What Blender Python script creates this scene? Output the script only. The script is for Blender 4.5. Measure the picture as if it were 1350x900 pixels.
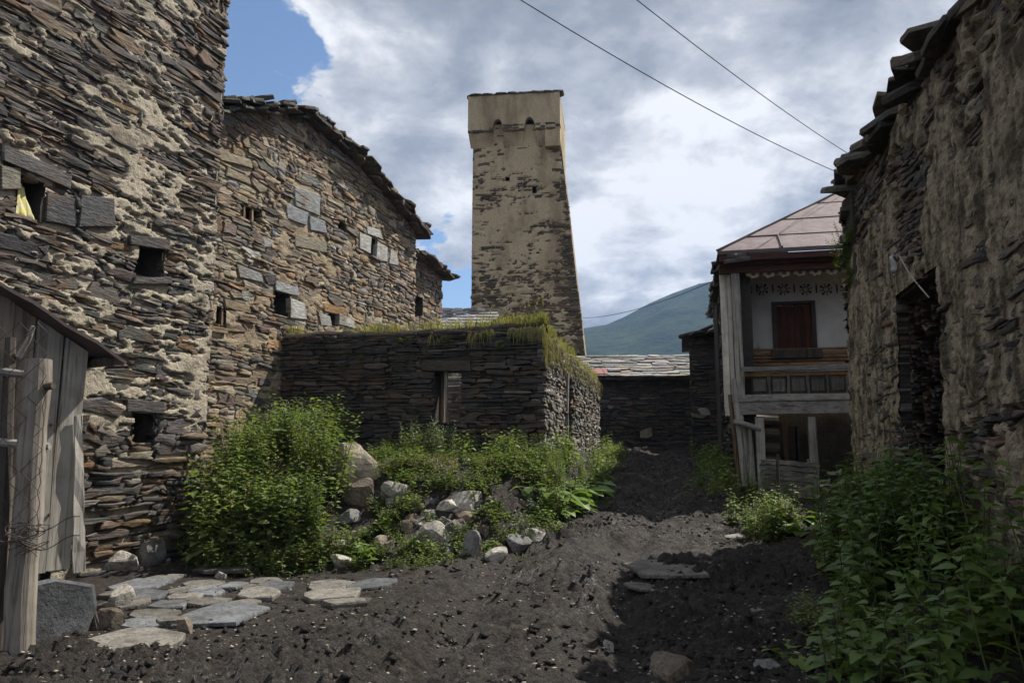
import bpy, bmesh, math, random
import numpy as np
from mathutils import Vector, Matrix, Euler, Quaternion

# ------------------------------------------------------------------ clearing
for o in list(bpy.data.objects):
    bpy.data.objects.remove(o, do_unlink=True)
SC = bpy.context.scene
COL = SC.collection
R = math.radians

# ------------------------------------------------------------------ camera
PITCH = 8.0
FPX = 1013.0
CAMZ = 1.6
cam_d = bpy.data.cameras.new('camera')
cam_d.sensor_width = 36.0
cam_d.lens = 36.0 * FPX / 1350.0
cam_d.clip_start = 0.05
cam_d.clip_end = 8000.0
cam = bpy.data.objects.new('camera', cam_d)
COL.objects.link(cam)
cam.location = (0, 0, CAMZ)
cam.rotation_euler = (R(90 + PITCH), 0, 0)
SC.camera = cam
SC.cycles.max_bounces = 6
SC.cycles.diffuse_bounces = 3
SC.cycles.glossy_bounces = 2
SC.cycles.transmission_bounces = 3
SC.cycles.volume_bounces = 0

# ------------------------------------------------------------------ sun, sky, exposure
SUN_AZ = 32.0      # degrees from +x towards +y
SUN_EL = 52.0
SDIR = Vector((math.cos(R(SUN_AZ)) * math.cos(R(SUN_EL)), math.sin(R(SUN_AZ)) * math.cos(R(SUN_EL)), math.sin(R(SUN_EL))))
sun_d = bpy.data.lights.new('sun', 'SUN')
sun_d.energy = 5.0
sun_d.angle = R(0.53)
sun_d.color = (1.0, 0.95, 0.87)
sun = bpy.data.objects.new('sun', sun_d)
COL.objects.link(sun)
sun.location = (20, 20, 40)
sun.rotation_euler = SDIR.to_track_quat('Z', 'Y').to_euler()
SC.view_settings.view_transform = 'Standard'
SC.view_settings.look = 'None'
SC.view_settings.exposure = 0.58
SC.view_settings.gamma = 1.0
SC.view_settings.use_curve_mapping = False

CT, ST = math.cos(R(PITCH)), math.sin(R(PITCH))
def ray(u, v):
    a, b = (u - 675.0) / FPX, (450.0 - v) / FPX
    return np.array((a, CT - b * ST, ST + b * CT))
def at(u, v, y):
    """the place on the sight line (u, v) that lies y metres ahead"""
    r = ray(u, v)
    k = y / r[1]
    return np.array((r[0] * k, y, CAMZ + r[2] * k))

class NT:
    """small node-tree helper"""
    def __init__(s, tree):
        s.t = tree
        for n in list(tree.nodes): tree.nodes.remove(n)
    def n(s, typ, ins=None, **kw):
        nd = s.t.nodes.new(typ)
        for k, v in kw.items(): setattr(nd, k, v)
        for k, v in (ins or {}).items():
            sk = nd.inputs[k]
            if isinstance(v, tuple) and len(v) == 2 and hasattr(v[0], 'outputs'):
                s.t.links.new(v[0].outputs[v[1]], sk)
            elif hasattr(v, 'outputs'):
                s.t.links.new(v.outputs[0], sk)
            else:
                sk.default_value = v
        return nd
    def math(s, op, a, b=0.0, c=0.0, clamp=False):
        return s.n('ShaderNodeMath', {0: a, 1: b, 2: c}, operation=op, use_clamp=clamp)
    def vmath(s, op, a, b=(0, 0, 0)):
        return s.n('ShaderNodeVectorMath', {0: a, 1: b}, operation=op)
    def mix(s, fac, a, b, blend='MIX'):
        nd = s.n('ShaderNodeMix', data_type='RGBA', blend_type=blend)
        for idx, v in ((0, fac), (6, a), (7, b)):
            sk = nd.inputs[idx]
            if isinstance(v, tuple) and len(v) == 2 and hasattr(v[0], 'outputs'):
                s.t.links.new(v[0].outputs[v[1]], sk)
            elif hasattr(v, 'outputs'):
                s.t.links.new((v.outputs[2] if v.bl_idname == 'ShaderNodeMix' else v.outputs[0]), sk)
            else:
                sk.default_value = v if idx == 0 else (tuple(v) + (1.0,) if len(v) == 3 else v)
        return nd
    def ramp(s, fac, stops):
        nd = s.n('ShaderNodeValToRGB', {0: fac})
        cr = nd.color_ramp
        while len(cr.elements) < len(stops): cr.elements.new(0.5)
        for e, (p, c) in zip(cr.elements, stops):
            e.position = p
            e.color = (c, c, c, 1) if not hasattr(c, '__len__') else tuple(c) + (1.0,)
        return nd
    def noise(s, vec, scale, detail=4.0, rough=0.55, dist=0.0):
        return s.n('ShaderNodeTexNoise', {'Vector': vec, 'Scale': scale, 'Detail': detail, 'Roughness': rough, 'Distortion': dist})
def link_mix(nt, mixnode, sock): nt.t.links.new(mixnode.outputs[2], sock)

def make_world():
    w = bpy.data.worlds.new('World'); SC.world = w; w.use_nodes = True
    nt = NT(w.node_tree)
    sky = nt.n('ShaderNodeTexSky', sky_type='NISHITA', sun_disc=False, sun_elevation=R(SUN_EL),
               sun_rotation=R(90 - SUN_AZ), air_density=1.15, dust_density=0.15, ozone_density=2.5, altitude=1500)
    tc = nt.n('ShaderNodeTexCoord')
    d = nt.vmath('NORMALIZE', (tc, 'Generated'))
    sep = nt.n('ShaderNodeSeparateXYZ', {0: d})
    z = nt.math('MAXIMUM', (sep, 2), 0.0)
    zz = nt.math('ADD', z, 0.28)
    px = nt.math('DIVIDE', (sep, 0), zz); py = nt.math('DIVIDE', (sep, 1), zz)
    p = nt.n('ShaderNodeCombineXYZ', {0: px, 1: py, 2: 0.37})
    n1 = nt.noise(p, 1.35, 9.0, 0.52, 0.35)           # cover
    n2 = nt.noise(nt.vmath('ADD', p, (4.3, 1.7, 2.0)), 2.3, 7.0, 0.55, 0.3)   # light and grey
    n3 = nt.noise(nt.vmath('ADD', p, (1.3, 7.7, 5.0)), 6.5, 6.0, 0.6, 0.2)
    nw = nt.noise(p, 2.6, 8.0, 0.6)
    warp = nt.vmath('MULTIPLY', nt.vmath('SUBTRACT', (nw, 'Color'), (0.5, 0.5, 0.5)), (0.34, 0.34, 0.34))
    dw = nt.vmath('NORMALIZE', nt.vmath('ADD', d, warp))
    def spot(u, v, inner, outer):
        r = ray(u, v); r = r / np.linalg.norm(r)
        dt = nt.n('ShaderNodeVectorMath', {0: dw, 1: tuple(r)}, operation='DOT_PRODUCT')
        return nt.n('ShaderNodeMapRange', {0: (dt, 1), 1: math.cos(R(outer)), 2: math.cos(R(inner)), 3: 0.0, 4: 1.0}, interpolation_type='SMOOTHSTEP')
    blue = nt.math('MAXIMUM', spot(312, 20, 2.0, 6.3), spot(320, 105, 0.8, 4.6))
    blue = nt.math('MAXIMUM', blue, nt.math('MULTIPLY', spot(600, 395, 0.5, 5.0), 0.8))
    blue = nt.math('MAXIMUM', blue, nt.math('MULTIPLY', spot(905, 185, 0.1, 1.8), 0.0))
    cov = nt.math('ADD', n1, nt.math('MULTIPLY_ADD', blue, -0.62, 0.17))
    mask = nt.n('ShaderNodeMapRange', {0: cov, 1: 0.34, 2: 0.56, 3: 0.0, 4: 1.0}, interpolation_type='SMOOTHSTEP')
    mask = nt.math('MULTIPLY', mask, 0.97)
    br = nt.math('MAXIMUM', spot(860, 290, 2.0, 10.5), nt.math('MULTIPLY', spot(440, 150, 1.0, 9.5), 0.75))
    br = nt.math('MAXIMUM', br, nt.math('MULTIPLY', spot(585, 290, 1.0, 5.0), 0.6))
    sh = nt.math('MULTIPLY_ADD', n2, 1.3, -0.60)
    sh = nt.math('MULTIPLY_ADD', n3, 1.15, sh)
    sh = nt.math('MULTIPLY_ADD', br, 0.17, sh)
    cl = nt.ramp(sh, [(0.20, (0.25, 0.275, 0.325)), (0.42, (0.36, 0.385, 0.435)), (0.64, (0.57, 0.59, 0.63)), (0.90, (1.02, 1.02, 1.03))])
    clb = nt.n('ShaderNodeBackground', {0: cl, 1: 0.71})
    skb = nt.n('ShaderNodeBackground', {0: sky, 1: 0.095})
    mx = nt.n('ShaderNodeMixShader', {0: mask, 1: skb, 2: clb})
    nt.n('ShaderNodeOutputWorld', {0: mx})
make_world()

# ------------------------------------------------------------------ noise in numpy
def _h(ix, iy, seed):
    n = (ix.astype(np.int64) * 374761393 + iy.astype(np.int64) * 668265263 + seed * 1442695041) & 0x7fffffff
    n = ((n ^ (n >> 13)) * 1274126177) & 0x7fffffff
    return ((n ^ (n >> 16)) & 0xffff) / 65535.0
def vnoise(x, y, seed=0):
    x = np.asarray(x, float); y = np.asarray(y, float)
    ix, iy = np.floor(x), np.floor(y)
    fx, fy = x - ix, y - iy
    fx = fx * fx * (3 - 2 * fx); fy = fy * fy * (3 - 2 * fy)
    a, b, c, d = _h(ix, iy, seed), _h(ix + 1, iy, seed), _h(ix, iy + 1, seed), _h(ix + 1, iy + 1, seed)
    return (a * (1 - fx) + b * fx) * (1 - fy) + (c * (1 - fx) + d * fx) * fy
def fbm(x, y, seed=0, octv=4, gain=0.5):
    x = np.asarray(x, float); y = np.asarray(y, float)
    s, a, tot = 0.0, 1.0, 0.0
    for k in range(octv):
        s = s + a * vnoise(x * 2 ** k + 17.3 * k, y * 2 ** k - 9.1 * k, seed + k * 31)
        tot += a; a *= gain
    return s / tot
def worley(x, y, seed=0):
    ix, iy = np.floor(x), np.floor(y); best = np.full(np.shape(x), 9.0)
    for a in (-1, 0, 1):
        for b in (-1, 0, 1):
            cx, cy = ix + a, iy + b
            d = (cx + .15 + .7 * _h(cx, cy, seed) - x) ** 2 + (cy + .15 + .7 * _h(cx, cy, seed + 7) - y) ** 2
            best = np.minimum(best, d)
    return np.sqrt(best)
def sstep(a, b, x):
    t = np.clip((np.asarray(x, float) - a) / (b - a), 0, 1)
    return t * t * (3 - 2 * t)

# ------------------------------------------------------------------ object helpers
WLOC = {}
def tag(o, label=None, cat=None, group=None, kind=None):
    if label: o['label'] = label
    if cat: o['category'] = cat
    if group: o['group'] = group
    if kind: o['kind'] = kind
    return o
def empty(name, loc, label=None, cat=None, group=None, parent=None):
    o = bpy.data.objects.new(name, None)
    o.empty_display_size = 0.2
    COL.objects.link(o)
    WLOC[o] = np.array(loc, float)
    if parent is not None:
        o.parent = parent; o.location = WLOC[o] - WLOC[parent]
    else:
        o.location = loc
    return tag(o, label, cat, group)
def set_attr(me, cols):
    a = me.color_attributes.new('Col', 'FLOAT_COLOR', 'POINT')
    c = np.ones((len(me.vertices), 4), np.float32)
    c[:, :3] = cols
    a.data.foreach_set('color', c.ravel())
def mesh_np(name, V, F, cols=None, smooth=False):
    """F: list of faces, or an (n,k) int array"""
    me = bpy.data.meshes.new(name)
    V = np.asarray(V, np.float32)
    if isinstance(F, np.ndarray):
        nf, k = F.shape
        me.vertices.add(len(V)); me.vertices.foreach_set('co', V.ravel())
        me.loops.add(nf * k); me.loops.foreach_set('vertex_index', F.astype(np.int32).ravel())
        me.polygons.add(nf)
        me.polygons.foreach_set('loop_start', np.arange(0, nf * k, k, dtype=np.int32))
        me.update(calc_edges=True)
    else:
        me.from_pydata([tuple(map(float, v)) for v in V], [], F)
        me.update()
    if cols is not None: set_attr(me, cols)
    if smooth: me.polygons.foreach_set('use_smooth', [True] * len(me.polygons))
    return me
def mk(name, V, F, mat, parent=None, cols=None, smooth=False, origin=None):
    """world-space vertices -> a linked object with a sensible origin"""
    V = np.asarray(V, float)
    if origin is None:
        lo, hi = V.min(0), V.max(0)
        origin = np.array(((lo[0] + hi[0]) / 2, (lo[1] + hi[1]) / 2, lo[2] if parent is None else (lo[2] + hi[2]) / 2))
    origin = np.asarray(origin, float)
    me = mesh_np(name, V - origin, F, cols, smooth)
    if mat is not None: me.materials.append(mat)
    o = bpy.data.objects.new(name, me)
    COL.objects.link(o)
    WLOC[o] = origin
    if parent is not None:
        o.parent = parent; o.location = origin - WLOC[parent]
    else:
        o.location = origin
    return o

class MB:
    """collects pieces of one mesh"""
    def __init__(s): s.V, s.F, s.n = [], [], 0
    def add(s, V, F):
        V = np.asarray(V, float)
        s.V.append(V); s.F += [tuple(i + s.n for i in f) for f in F]; s.n += len(V)
        return s
    def build(s, name, mat, parent=None, smooth=False, cols=None):
        return mk(name, np.vstack(s.V), s.F, mat, parent, cols, smooth)

def beam_vf(p0, p1, w, h, up=(0, 0, 1), segs=1, jit=0.0, rng=None, ch=0.0, taper=1.0):
    """a bar from p0 to p1, w across, h along 'up'; chamfered with ch, uneven with jit"""
    p0, p1 = np.array(p0, float), np.array(p1, float)
    ax = p1 - p0; L = np.linalg.norm(ax); ax /= L
    up = np.array(up, float); up = up - ax * up.dot(ax); up /= np.linalg.norm(up)
    sd = np.cross(ax, up)
    if ch > 0:
        a, b = w / 2, h / 2
        prof = [(-a + ch, -b), (a - ch, -b), (a, -b + ch), (a, b - ch), (a - ch, b), (-a + ch, b), (-a, b - ch), (-a, -b + ch)]
    else:
        a, b = w / 2, h / 2
        prof = [(-a, -b), (a, -b), (a, b), (-a, b)]
    k = len(prof); V = []
    for i in range(segs + 1):
        t = i / segs; sc = 1 + (taper - 1) * t
        for (x, y) in prof:
            jx = jy = 0.0
            if jit and rng: jx, jy = rng.uniform(-jit, jit), rng.uniform(-jit, jit)
            e = rng.uniform(-jit, jit) * 1.5 if (jit and rng and i in (0, segs)) else 0.0
            V.append(p0 + ax * (L * t + e) + sd * (x * sc + jx) + up * (y * sc + jy))
    F = []
    for i in range(segs):
        for j in range(k):
            a0, a1 = i * k + j, i * k + (j + 1) % k
            F.append((a0, a0 + k, a1 + k, a1))
    F.append(tuple(range(k))); F.append(tuple(range(segs * k + k - 1, segs * k - 1, -1)))
    return V, F
def tube_vf(pts, rad, k=6, cap=True):
    pts = [np.array(p, float) for p in pts]
    n = len(pts)
    rads = rad if hasattr(rad, '__len__') else [rad] * n
    V, F = [], []
    ref = np.array((0.3, 0.5, 0.81))
    for i, p in enumerate(pts):
        t = pts[min(i + 1, n - 1)] - pts[max(i - 1, 0)]
        t = t / (np.linalg.norm(t) + 1e-9)
        a = np.cross(t, ref); a /= np.linalg.norm(a) + 1e-9
        b = np.cross(t, a)
        for j in range(k):
            an = 2 * math.pi * j / k
            V.append(p + rads[i] * (math.cos(an) * a + math.sin(an) * b))
    for i in range(n - 1):
        for j in range(k):
            a0, a1 = i * k + j, i * k + (j + 1) % k
            F.append((a0, a1, a1 + k, a0 + k))
    if cap:
        F.append(tuple(range(k - 1, -1, -1))); F.append(tuple(range((n - 1) * k, n * k)))
    return V, F

# ------------------------------------------------------------------ materials
MATS = {}
def principled(nt, col, rough=0.8, bump=None, bdist=0.01, bstr=1.0, spec=0.3, metal=0.0):
    ins = {'Roughness': rough, 'Specular IOR Level': spec, 'Metallic': metal}
    b = nt.n('ShaderNodeBsdfPrincipled', ins)
    if hasattr(col, 'outputs'):
        nt.t.links.new(col.outputs[2] if col.bl_idname == 'ShaderNodeMix' else col.outputs[0], b.inputs['Base Color'])
    else: b.inputs['Base Color'].default_value = tuple(col) + (1,)
    if bump is not None:
        bp = nt.n('ShaderNodeBump', {'Height': bump, 'Distance': bdist, 'Strength': bstr})
        nt.t.links.new(bp.outputs[0], b.inputs['Normal'])
    return b
def new_mat(name):
    m = bpy.data.materials.new(name); m.use_nodes = True
    nt = NT(m.node_tree); MATS[name] = m
    return m, nt
def pos(nt, sc=(1, 1, 1)):
    g = nt.n('ShaderNodeNewGeometry')
    return nt.vmath('MULTIPLY', (g, 'Position'), sc)

def mat_slate(name='slate', gain=1.0, lichen=0.0):
    m, nt = new_mat(name)
    at_ = nt.n('ShaderNodeAttribute', attribute_name='Col')
    p = pos(nt); pl = pos(nt, (1, 1, 5.0))
    n1 = nt.noise(pl, 7.0, 7.0, 0.65)
    n2 = nt.noise(p, 2.2, 5.0, 0.6)
    n3 = nt.noise(p, 45.0, 3.0, 0.6)
    v = nt.ramp(n1, [(0.25, 0.35), (0.5, 0.95), (0.75, 1.75)])
    c = nt.mix(1.0, at_, v, 'MULTIPLY')
    rust = nt.ramp(n2, [(0.52, 0.0), (0.70, 0.6)])
    c = nt.mix(rust, c, (0.135, 0.074, 0.034))
    dust = nt.ramp(nt.noise(p, 11.0, 6.0, 0.7), [(0.55, 0.0), (0.72, 0.45)])
    c = nt.mix(dust, c, (0.24, 0.205, 0.15))
    if lichen:
        li = nt.ramp(nt.noise(p, 6.0, 5.0, 0.7), [(0.58, 0.0), (0.68, lichen)])
        c = nt.mix(li, c, (0.10, 0.11, 0.045))
    if gain != 1.0: c = nt.mix(1.0, c, (gain, gain, gain), 'MULTIPLY')
    h = nt.math('ADD', nt.math('MULTIPLY', n1, 1.0), nt.math('MULTIPLY', n3, 0.3))
    b = principled(nt, c, 0.78, h, 0.03, 0.9, 0.35)
    nt.n('ShaderNodeOutputMaterial', {0: b})
    return m
def mat_mortar(name, ca, cb, cdark, dark_lo=0.45, dark_hi=0.65, scale=1.0, streak=(1, 1, 1)):
    m, nt = new_mat(name)
    p = pos(nt); ps = pos(nt, streak)
    n1 = nt.noise(ps, 1.6 * scale, 7.0, 0.62)
    n2 = nt.noise(p, 14.0, 6.0, 0.7)
    n3 = nt.noise(p, 60.0, 3.0, 0.7)
    c = nt.mix(nt.ramp(n2, [(0.3, 0.0), (0.7, 1.0)]), ca, cb)
    c = nt.mix(nt.ramp(n1, [(dark_lo, 0.0), (dark_hi, 1.0)]), c, cdark)
    c = nt.mix(nt.ramp(n3, [(0.42, 0.35), (0.6, 0.0)]), c, cdark)
    n5 = nt.noise(p, 30.0, 6.0, 0.7)
    h = nt.math('ADD', nt.math('MULTIPLY', n2, 1.0), nt.math('MULTIPLY', n5, 0.7))
    b = principled(nt, c, 0.92, h, 0.05, 1.0, 0.15)
    nt.n('ShaderNodeOutputMaterial', {0: b})
    return m
def mat_wood(name, axis, ca, cb, cdark, grain=1.0):
    m, nt = new_mat(name)
    k = [22.0 * grain] * 3; k[axis] = 0.9
    p = pos(nt, tuple(k)); pp = pos(nt)
    oi = nt.n('ShaderNodeObjectInfo')
    sh = nt.n('ShaderNodeCombineXYZ', {0: (oi, 'Random'), 1: (oi, 'Random'), 2: (oi, 'Random')})
    p = nt.vmath('ADD', p, nt.vmath('MULTIPLY', sh, (31, 17, 23)))
    n1 = nt.noise(p, 1.0, 6.0, 0.65, 0.6)
    n2 = nt.noise(pp, 3.0, 4.0, 0.6)
    c = nt.mix(nt.ramp(n1, [(0.3, 0.0), (0.65, 1.0)]), ca, cb)
    c = nt.mix(nt.ramp(n1, [(0.34, 0.85), (0.45, 0.0)]), c, cdark)
    c = nt.mix(nt.ramp(n2, [(0.45, 0.0), (0.75, 0.6)]), c, cdark)
    c = nt.mix(1.0, c, nt.ramp((oi, 'Random'), [(0.0, 0.75), (1.0, 1.2)]), 'MULTIPLY')
    b = principled(nt, c, 0.82, n1, 0.012, 0.9, 0.25)
    nt.n('ShaderNodeOutputMaterial', {0: b})
    return m
def mat_rock(name, ca, cb, cdark):
    m, nt = new_mat(name)
    oi = nt.n('ShaderNodeObjectInfo'); p = pos(nt)
    n1 = nt.noise(p, 4.0, 7.0, 0.65); n2 = nt.noise(p, 28.0, 5.0, 0.7)
    c = nt.mix(nt.ramp(n1, [(0.35, 0.0), (0.65, 1.0)]), ca, cb)
    c = nt.mix(nt.ramp(n2, [(0.36, 0.8), (0.5, 0.0)]), c, cdark)
    c = nt.mix(nt.ramp(nt.noise(p, 7.0, 6.0, 0.7), [(0.52, 0.0), (0.66, 0.75)]), c, (0.055, 0.046, 0.038))
    c = nt.mix(1.0, c, nt.ramp((oi, 'Random'), [(0.0, 0.7), (1.0, 1.2)]), 'MULTIPLY')
    b = principled(nt, c, 0.85, nt.math('ADD', n1, nt.math('MULTIPLY', n2, 0.4)), 0.04, 0.9, 0.2)
    nt.n('ShaderNodeOutputMaterial', {0: b})
    return m
def mat_plain(name, col, rough=0.7, var=0.3, scale=8.0, spec=0.3, metal=0.0, bump=0.006, dark=None):
    m, nt = new_mat(name)
    p = pos(nt)
    n1 = nt.noise(p, scale, 6.0, 0.65)
    dk = dark if dark else tuple(x * (1 - var) for x in col)
    c = nt.mix(nt.ramp(n1, [(0.35, 1.0), (0.65, 0.0)]), col, dk)
    b = principled(nt, c, rough, n1, bump, 0.8, spec, metal)
    nt.n('ShaderNodeOutputMaterial', {0: b})
    return m
def mat_leaf(name, ca, cb, trans=0.35, spec=0.3, rough=0.5):
    m, nt = new_mat(name)
    oi = nt.n('ShaderNodeObjectInfo'); at_ = nt.n('ShaderNodeAttribute', attribute_name='Col')
    sp = nt.n('ShaderNodeSeparateColor', {0: (at_, 'Color')})
    f = nt.math('ADD', nt.math('MULTIPLY', (sp, 0), 0.6), nt.math('MULTIPLY', (oi, 'Random'), 0.4))
    c = nt.mix(f, ca, cb)
    c = nt.mix((sp, 1), c, (0.23, 0.17, 0.045))         # a few dry leaves
    b = principled(nt, c, rough, None, spec=spec)
    tr = nt.n('ShaderNodeBsdfTranslucent')
    c2 = nt.mix(1.0, c, (1.25, 1.35, 0.5), 'MULTIPLY')
    nt.t.links.new(c2.outputs[2], tr.inputs[0])
    mx = nt.n('ShaderNodeMixShader', {0: trans, 1: b, 2: tr})
    nt.n('ShaderNodeOutputMaterial', {0: mx})
    return m
def mat_mud():
    m, nt = new_mat('mud')
    p = pos(nt)
    n1 = nt.noise(p, 0.7, 6.0, 0.6); n2 = nt.noise(p, 9.0, 7.0, 0.7); n3 = nt.noise(p, 70.0, 4.0, 0.7)
    c = nt.mix(nt.ramp(n2, [(0.35, 0.0), (0.7, 1.0)]), (0.022, 0.0172, 0.0138), (0.080, 0.063, 0.0505))
    c = nt.mix(nt.ramp(n1, [(0.52, 0.0), (0.72, 0.5)]), c, (0.105, 0.087, 0.073))
    c = nt.mix(nt.ramp(n3, [(0.68, 0.0), (0.74, 0.65)]), c, (0.26, 0.235, 0.20))
    wet = nt.ramp(nt.noise(p, 1.7, 4.0, 0.55), [(0.38, 0.34), (0.52, 0.85)])
    n4 = nt.noise(p, 24.0, 8.0, 0.72)
    c = nt.mix(nt.ramp(n4, [(0.36, 0.8), (0.5, 0.0)]), c, (0.010, 0.0085, 0.0075))
    c = nt.mix(nt.ramp(nt.noise(p, 15.0, 6.0, 0.7), [(0.56, 0.0), (0.66, 0.7)]), c, (0.15, 0.124, 0.102))
    h = nt.math('ADD', nt.math('MULTIPLY', n4, 1.2), nt.math('MULTIPLY', n3, 0.4))
    b = principled(nt, c, 0.8, h, 0.09, 1.0, 0.36)
    nt.t.links.new(wet.outputs[0], b.inputs['Roughness'])
    nt.n('ShaderNodeOutputMaterial', {0: b})
    return m
mat_slate('slate'); mat_slate('slate_mossy', 0.9, 0.5)
mat_mortar('mortar_tan', (0.42, 0.36, 0.265), (0.64, 0.57, 0.44), (0.17, 0.14, 0.105), 0.52, 0.72)
mat_mortar('mortar_brown', (0.36, 0.285, 0.19), (0.53, 0.435, 0.30), (0.16, 0.12, 0.08), 0.48, 0.70)
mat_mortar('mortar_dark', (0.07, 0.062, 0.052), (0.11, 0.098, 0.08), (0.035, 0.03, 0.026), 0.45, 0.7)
mat_mortar('plaster_tower', (0.50, 0.40, 0.255), (0.65, 0.535, 0.36), (0.22, 0.16, 0.095), 0.47, 0.74, 0.7, (1, 1, 0.35))
mat_mortar('plaster_flaking', (0.38, 0.305, 0.205), (0.58, 0.48, 0.34), (0.12, 0.095, 0.066), 0.44, 0.60, 3.2, (1, 1, 0.4))
mat_mortar('soil', (0.05, 0.042, 0.032), (0.085, 0.07, 0.05), (0.03, 0.026, 0.02))
mat_wood('wood_grey_upright', 2, (0.24, 0.22, 0.19), (0.42, 0.39, 0.34), (0.085, 0.07, 0.055))
mat_wood('wood_grey_across', 0, (0.17, 0.155, 0.135), (0.30, 0.28, 0.25), (0.07, 0.058, 0.046))
mat_wood('wood_brown_upright', 2, (0.14, 0.085, 0.05), (0.26, 0.175, 0.11), (0.05, 0.032, 0.02))
mat_wood('wood_brown_across', 0, (0.20, 0.11, 0.05), (0.34, 0.20, 0.10), (0.07, 0.04, 0.022))
mat_wood('wood_red', 2, (0.06, 0.022, 0.014), (0.115, 0.045, 0.026), (0.022, 0.011, 0.008))
mat_wood('wood_red_across', 0, (0.05, 0.02, 0.014), (0.10, 0.042, 0.028), (0.02, 0.011, 0.009))
mat_wood('wood_white_upright', 2, (0.46, 0.42, 0.35), (0.62, 0.58, 0.50), (0.22, 0.18, 0.13))
mat_wood('wood_lace', 0, (0.36, 0.27, 0.16), (0.50, 0.40, 0.26), (0.16, 0.11, 0.06))
mat_wood('wood_bleached', 2, (0.36, 0.335, 0.29), (0.55, 0.52, 0.46), (0.15, 0.125, 0.10))
mat_wood('wood_bleached_brown', 2, (0.27, 0.215, 0.16), (0.42, 0.36, 0.29), (0.11, 0.08, 0.055))
mat_wood('wood_post', 2, (0.14, 0.122, 0.10), (0.26, 0.23, 0.19), (0.06, 0.05, 0.04))
mat_wood('wood_panel', 2, (0.085, 0.075, 0.066), (0.155, 0.14, 0.122), (0.04, 0.033, 0.027))
mat_wood('wood_dim_across', 0, (0.12, 0.108, 0.092), (0.24, 0.22, 0.19), (0.045, 0.038, 0.03))
mat_wood('wood_dark', 2, (0.05, 0.04, 0.032), (0.09, 0.075, 0.06), (0.02, 0.016, 0.013))
mat_rock('rock_pale', (0.33, 0.305, 0.26), (0.52, 0.485, 0.42), (0.11, 0.098, 0.08))
mat_rock('rock_tan', (0.27, 0.225, 0.17), (0.42, 0.365, 0.285), (0.12, 0.095, 0.07))
mat_rock('rock_grey', (0.17, 0.165, 0.155), (0.29, 0.28, 0.26), (0.07, 0.066, 0.06))
mat_rock('rock_brown', (0.13, 0.105, 0.08), (0.23, 0.185, 0.14), (0.055, 0.045, 0.035))
mat_rock('rock_slate', (0.10, 0.105, 0.112), (0.19, 0.198, 0.205), (0.05, 0.05, 0.052))
mat_rock('slab_dirty', (0.13, 0.122, 0.108), (0.235, 0.218, 0.188), (0.05, 0.045, 0.039))
mat_plain('white_plaster', (0.60, 0.57, 0.52), 0.9, 0.22, 2.0)
mat_plain('dark_paint', (0.05, 0.045, 0.045), 0.9)
mat_plain('roof_metal', (0.235, 0.19, 0.19), 0.75, 0.2, 4.0, 0.2, 0.0, 0.02, (0.165, 0.12, 0.112))
mat_plain('rust_metal', (0.115, 0.085, 0.08), 0.6, 0.4, 6.0, 0.4)
mat_plain('red_sheet', (0.30, 0.13, 0.11), 0.7, 0.3, 5.0)
mat_plain('wire_steel', (0.075, 0.055, 0.045), 0.6, 0.4, 30.0)
mat_plain('cable_black', (0.03, 0.03, 0.033), 0.6)
mat_plain('yellow_cloth', (0.62, 0.55, 0.10), 0.9, 0.35, 14.0, 0.2, 0.0, 0.01, (0.55, 0.52, 0.42))
mat_plain('blue_litter', (0.10, 0.16, 0.45), 0.5)
mat_plain('white_rag', (0.5, 0.49, 0.46), 0.9)
mat_plain('stem_green', (0.075, 0.10, 0.032), 0.7)
mat_plain('stem_brown', (0.14, 0.10, 0.055), 0.8)
mat_leaf('leaf_nettle', (0.055, 0.10, 0.025), (0.145, 0.205, 0.052), 0.32)
mat_leaf('leaf_weed', (0.072, 0.122, 0.032), (0.235, 0.285, 0.095), 0.42)
mat_leaf('leaf_silver', (0.13, 0.165, 0.105), (0.22, 0.26, 0.17), 0.25)
mat_leaf('leaf_dock', (0.085, 0.15, 0.026), (0.17, 0.25, 0.05), 0.38)
mat_leaf('leaf_grass', (0.14, 0.165, 0.05), (0.38, 0.33, 0.16), 0.4)
mat_leaf('leaf_straw', (0.30, 0.25, 0.12), (0.42, 0.36, 0.19), 0.4)
mat_leaf('petal', (0.55, 0.55, 0.50), (0.7, 0.7, 0.66), 0.3)
mat_mud()
M = MATS

# ================================================================== GROUND
STREET = 12.5                       # heading of the lane, degrees right of straight ahead
TS = math.tan(R(STREET))
def ground_base(x, y):
    x = np.asarray(x, float); y = np.asarray(y, float)
    yy = np.clip(y, -50, 26)
    rise = 0.087 * np.where(yy > 8, yy - 7.0, np.where(yy > 6, (yy - 6) ** 2 / 4, 0.0))
    rise = rise + 0.03 * np.clip(y - 26, 0, 25)
    k = np.maximum(sstep(-2.6, 0.9, x - 0.08 * (y - 8)), sstep(14, 18, y))
    z = rise * k
    line = 0.6 + TS * (y - 14)                         # the lane side of the ruin
    m = sstep(10.15, 12.6, y - 0.22 * np.maximum(0, x + 1.2)) * (1 - sstep(0.1, 0.95, x - line)) * sstep(-4.75, -4.0, x + 0.05 * (y - 10))
    m = m * (1 - sstep(26, 30, y))
    lump = 0.22 * (fbm(x * 0.9, y * 0.9, 5, 3) - 0.5)
    z = z + m * (np.maximum(1.32 + lump - z, 0))
    xb = 2.0 + 0.42 * (y - 5)
    b = sstep(0.0, 1.7, x - xb) * (1 - sstep(12.2, 14.5, y))
    z = z + 0.62 * b + 0.10 * (fbm(x * 0.6, y * 0.6, 9, 3) - 0.5)
    return z
def gz(x, y): return float(ground_base(np.array([x]), np.array([y]))[0])
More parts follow.
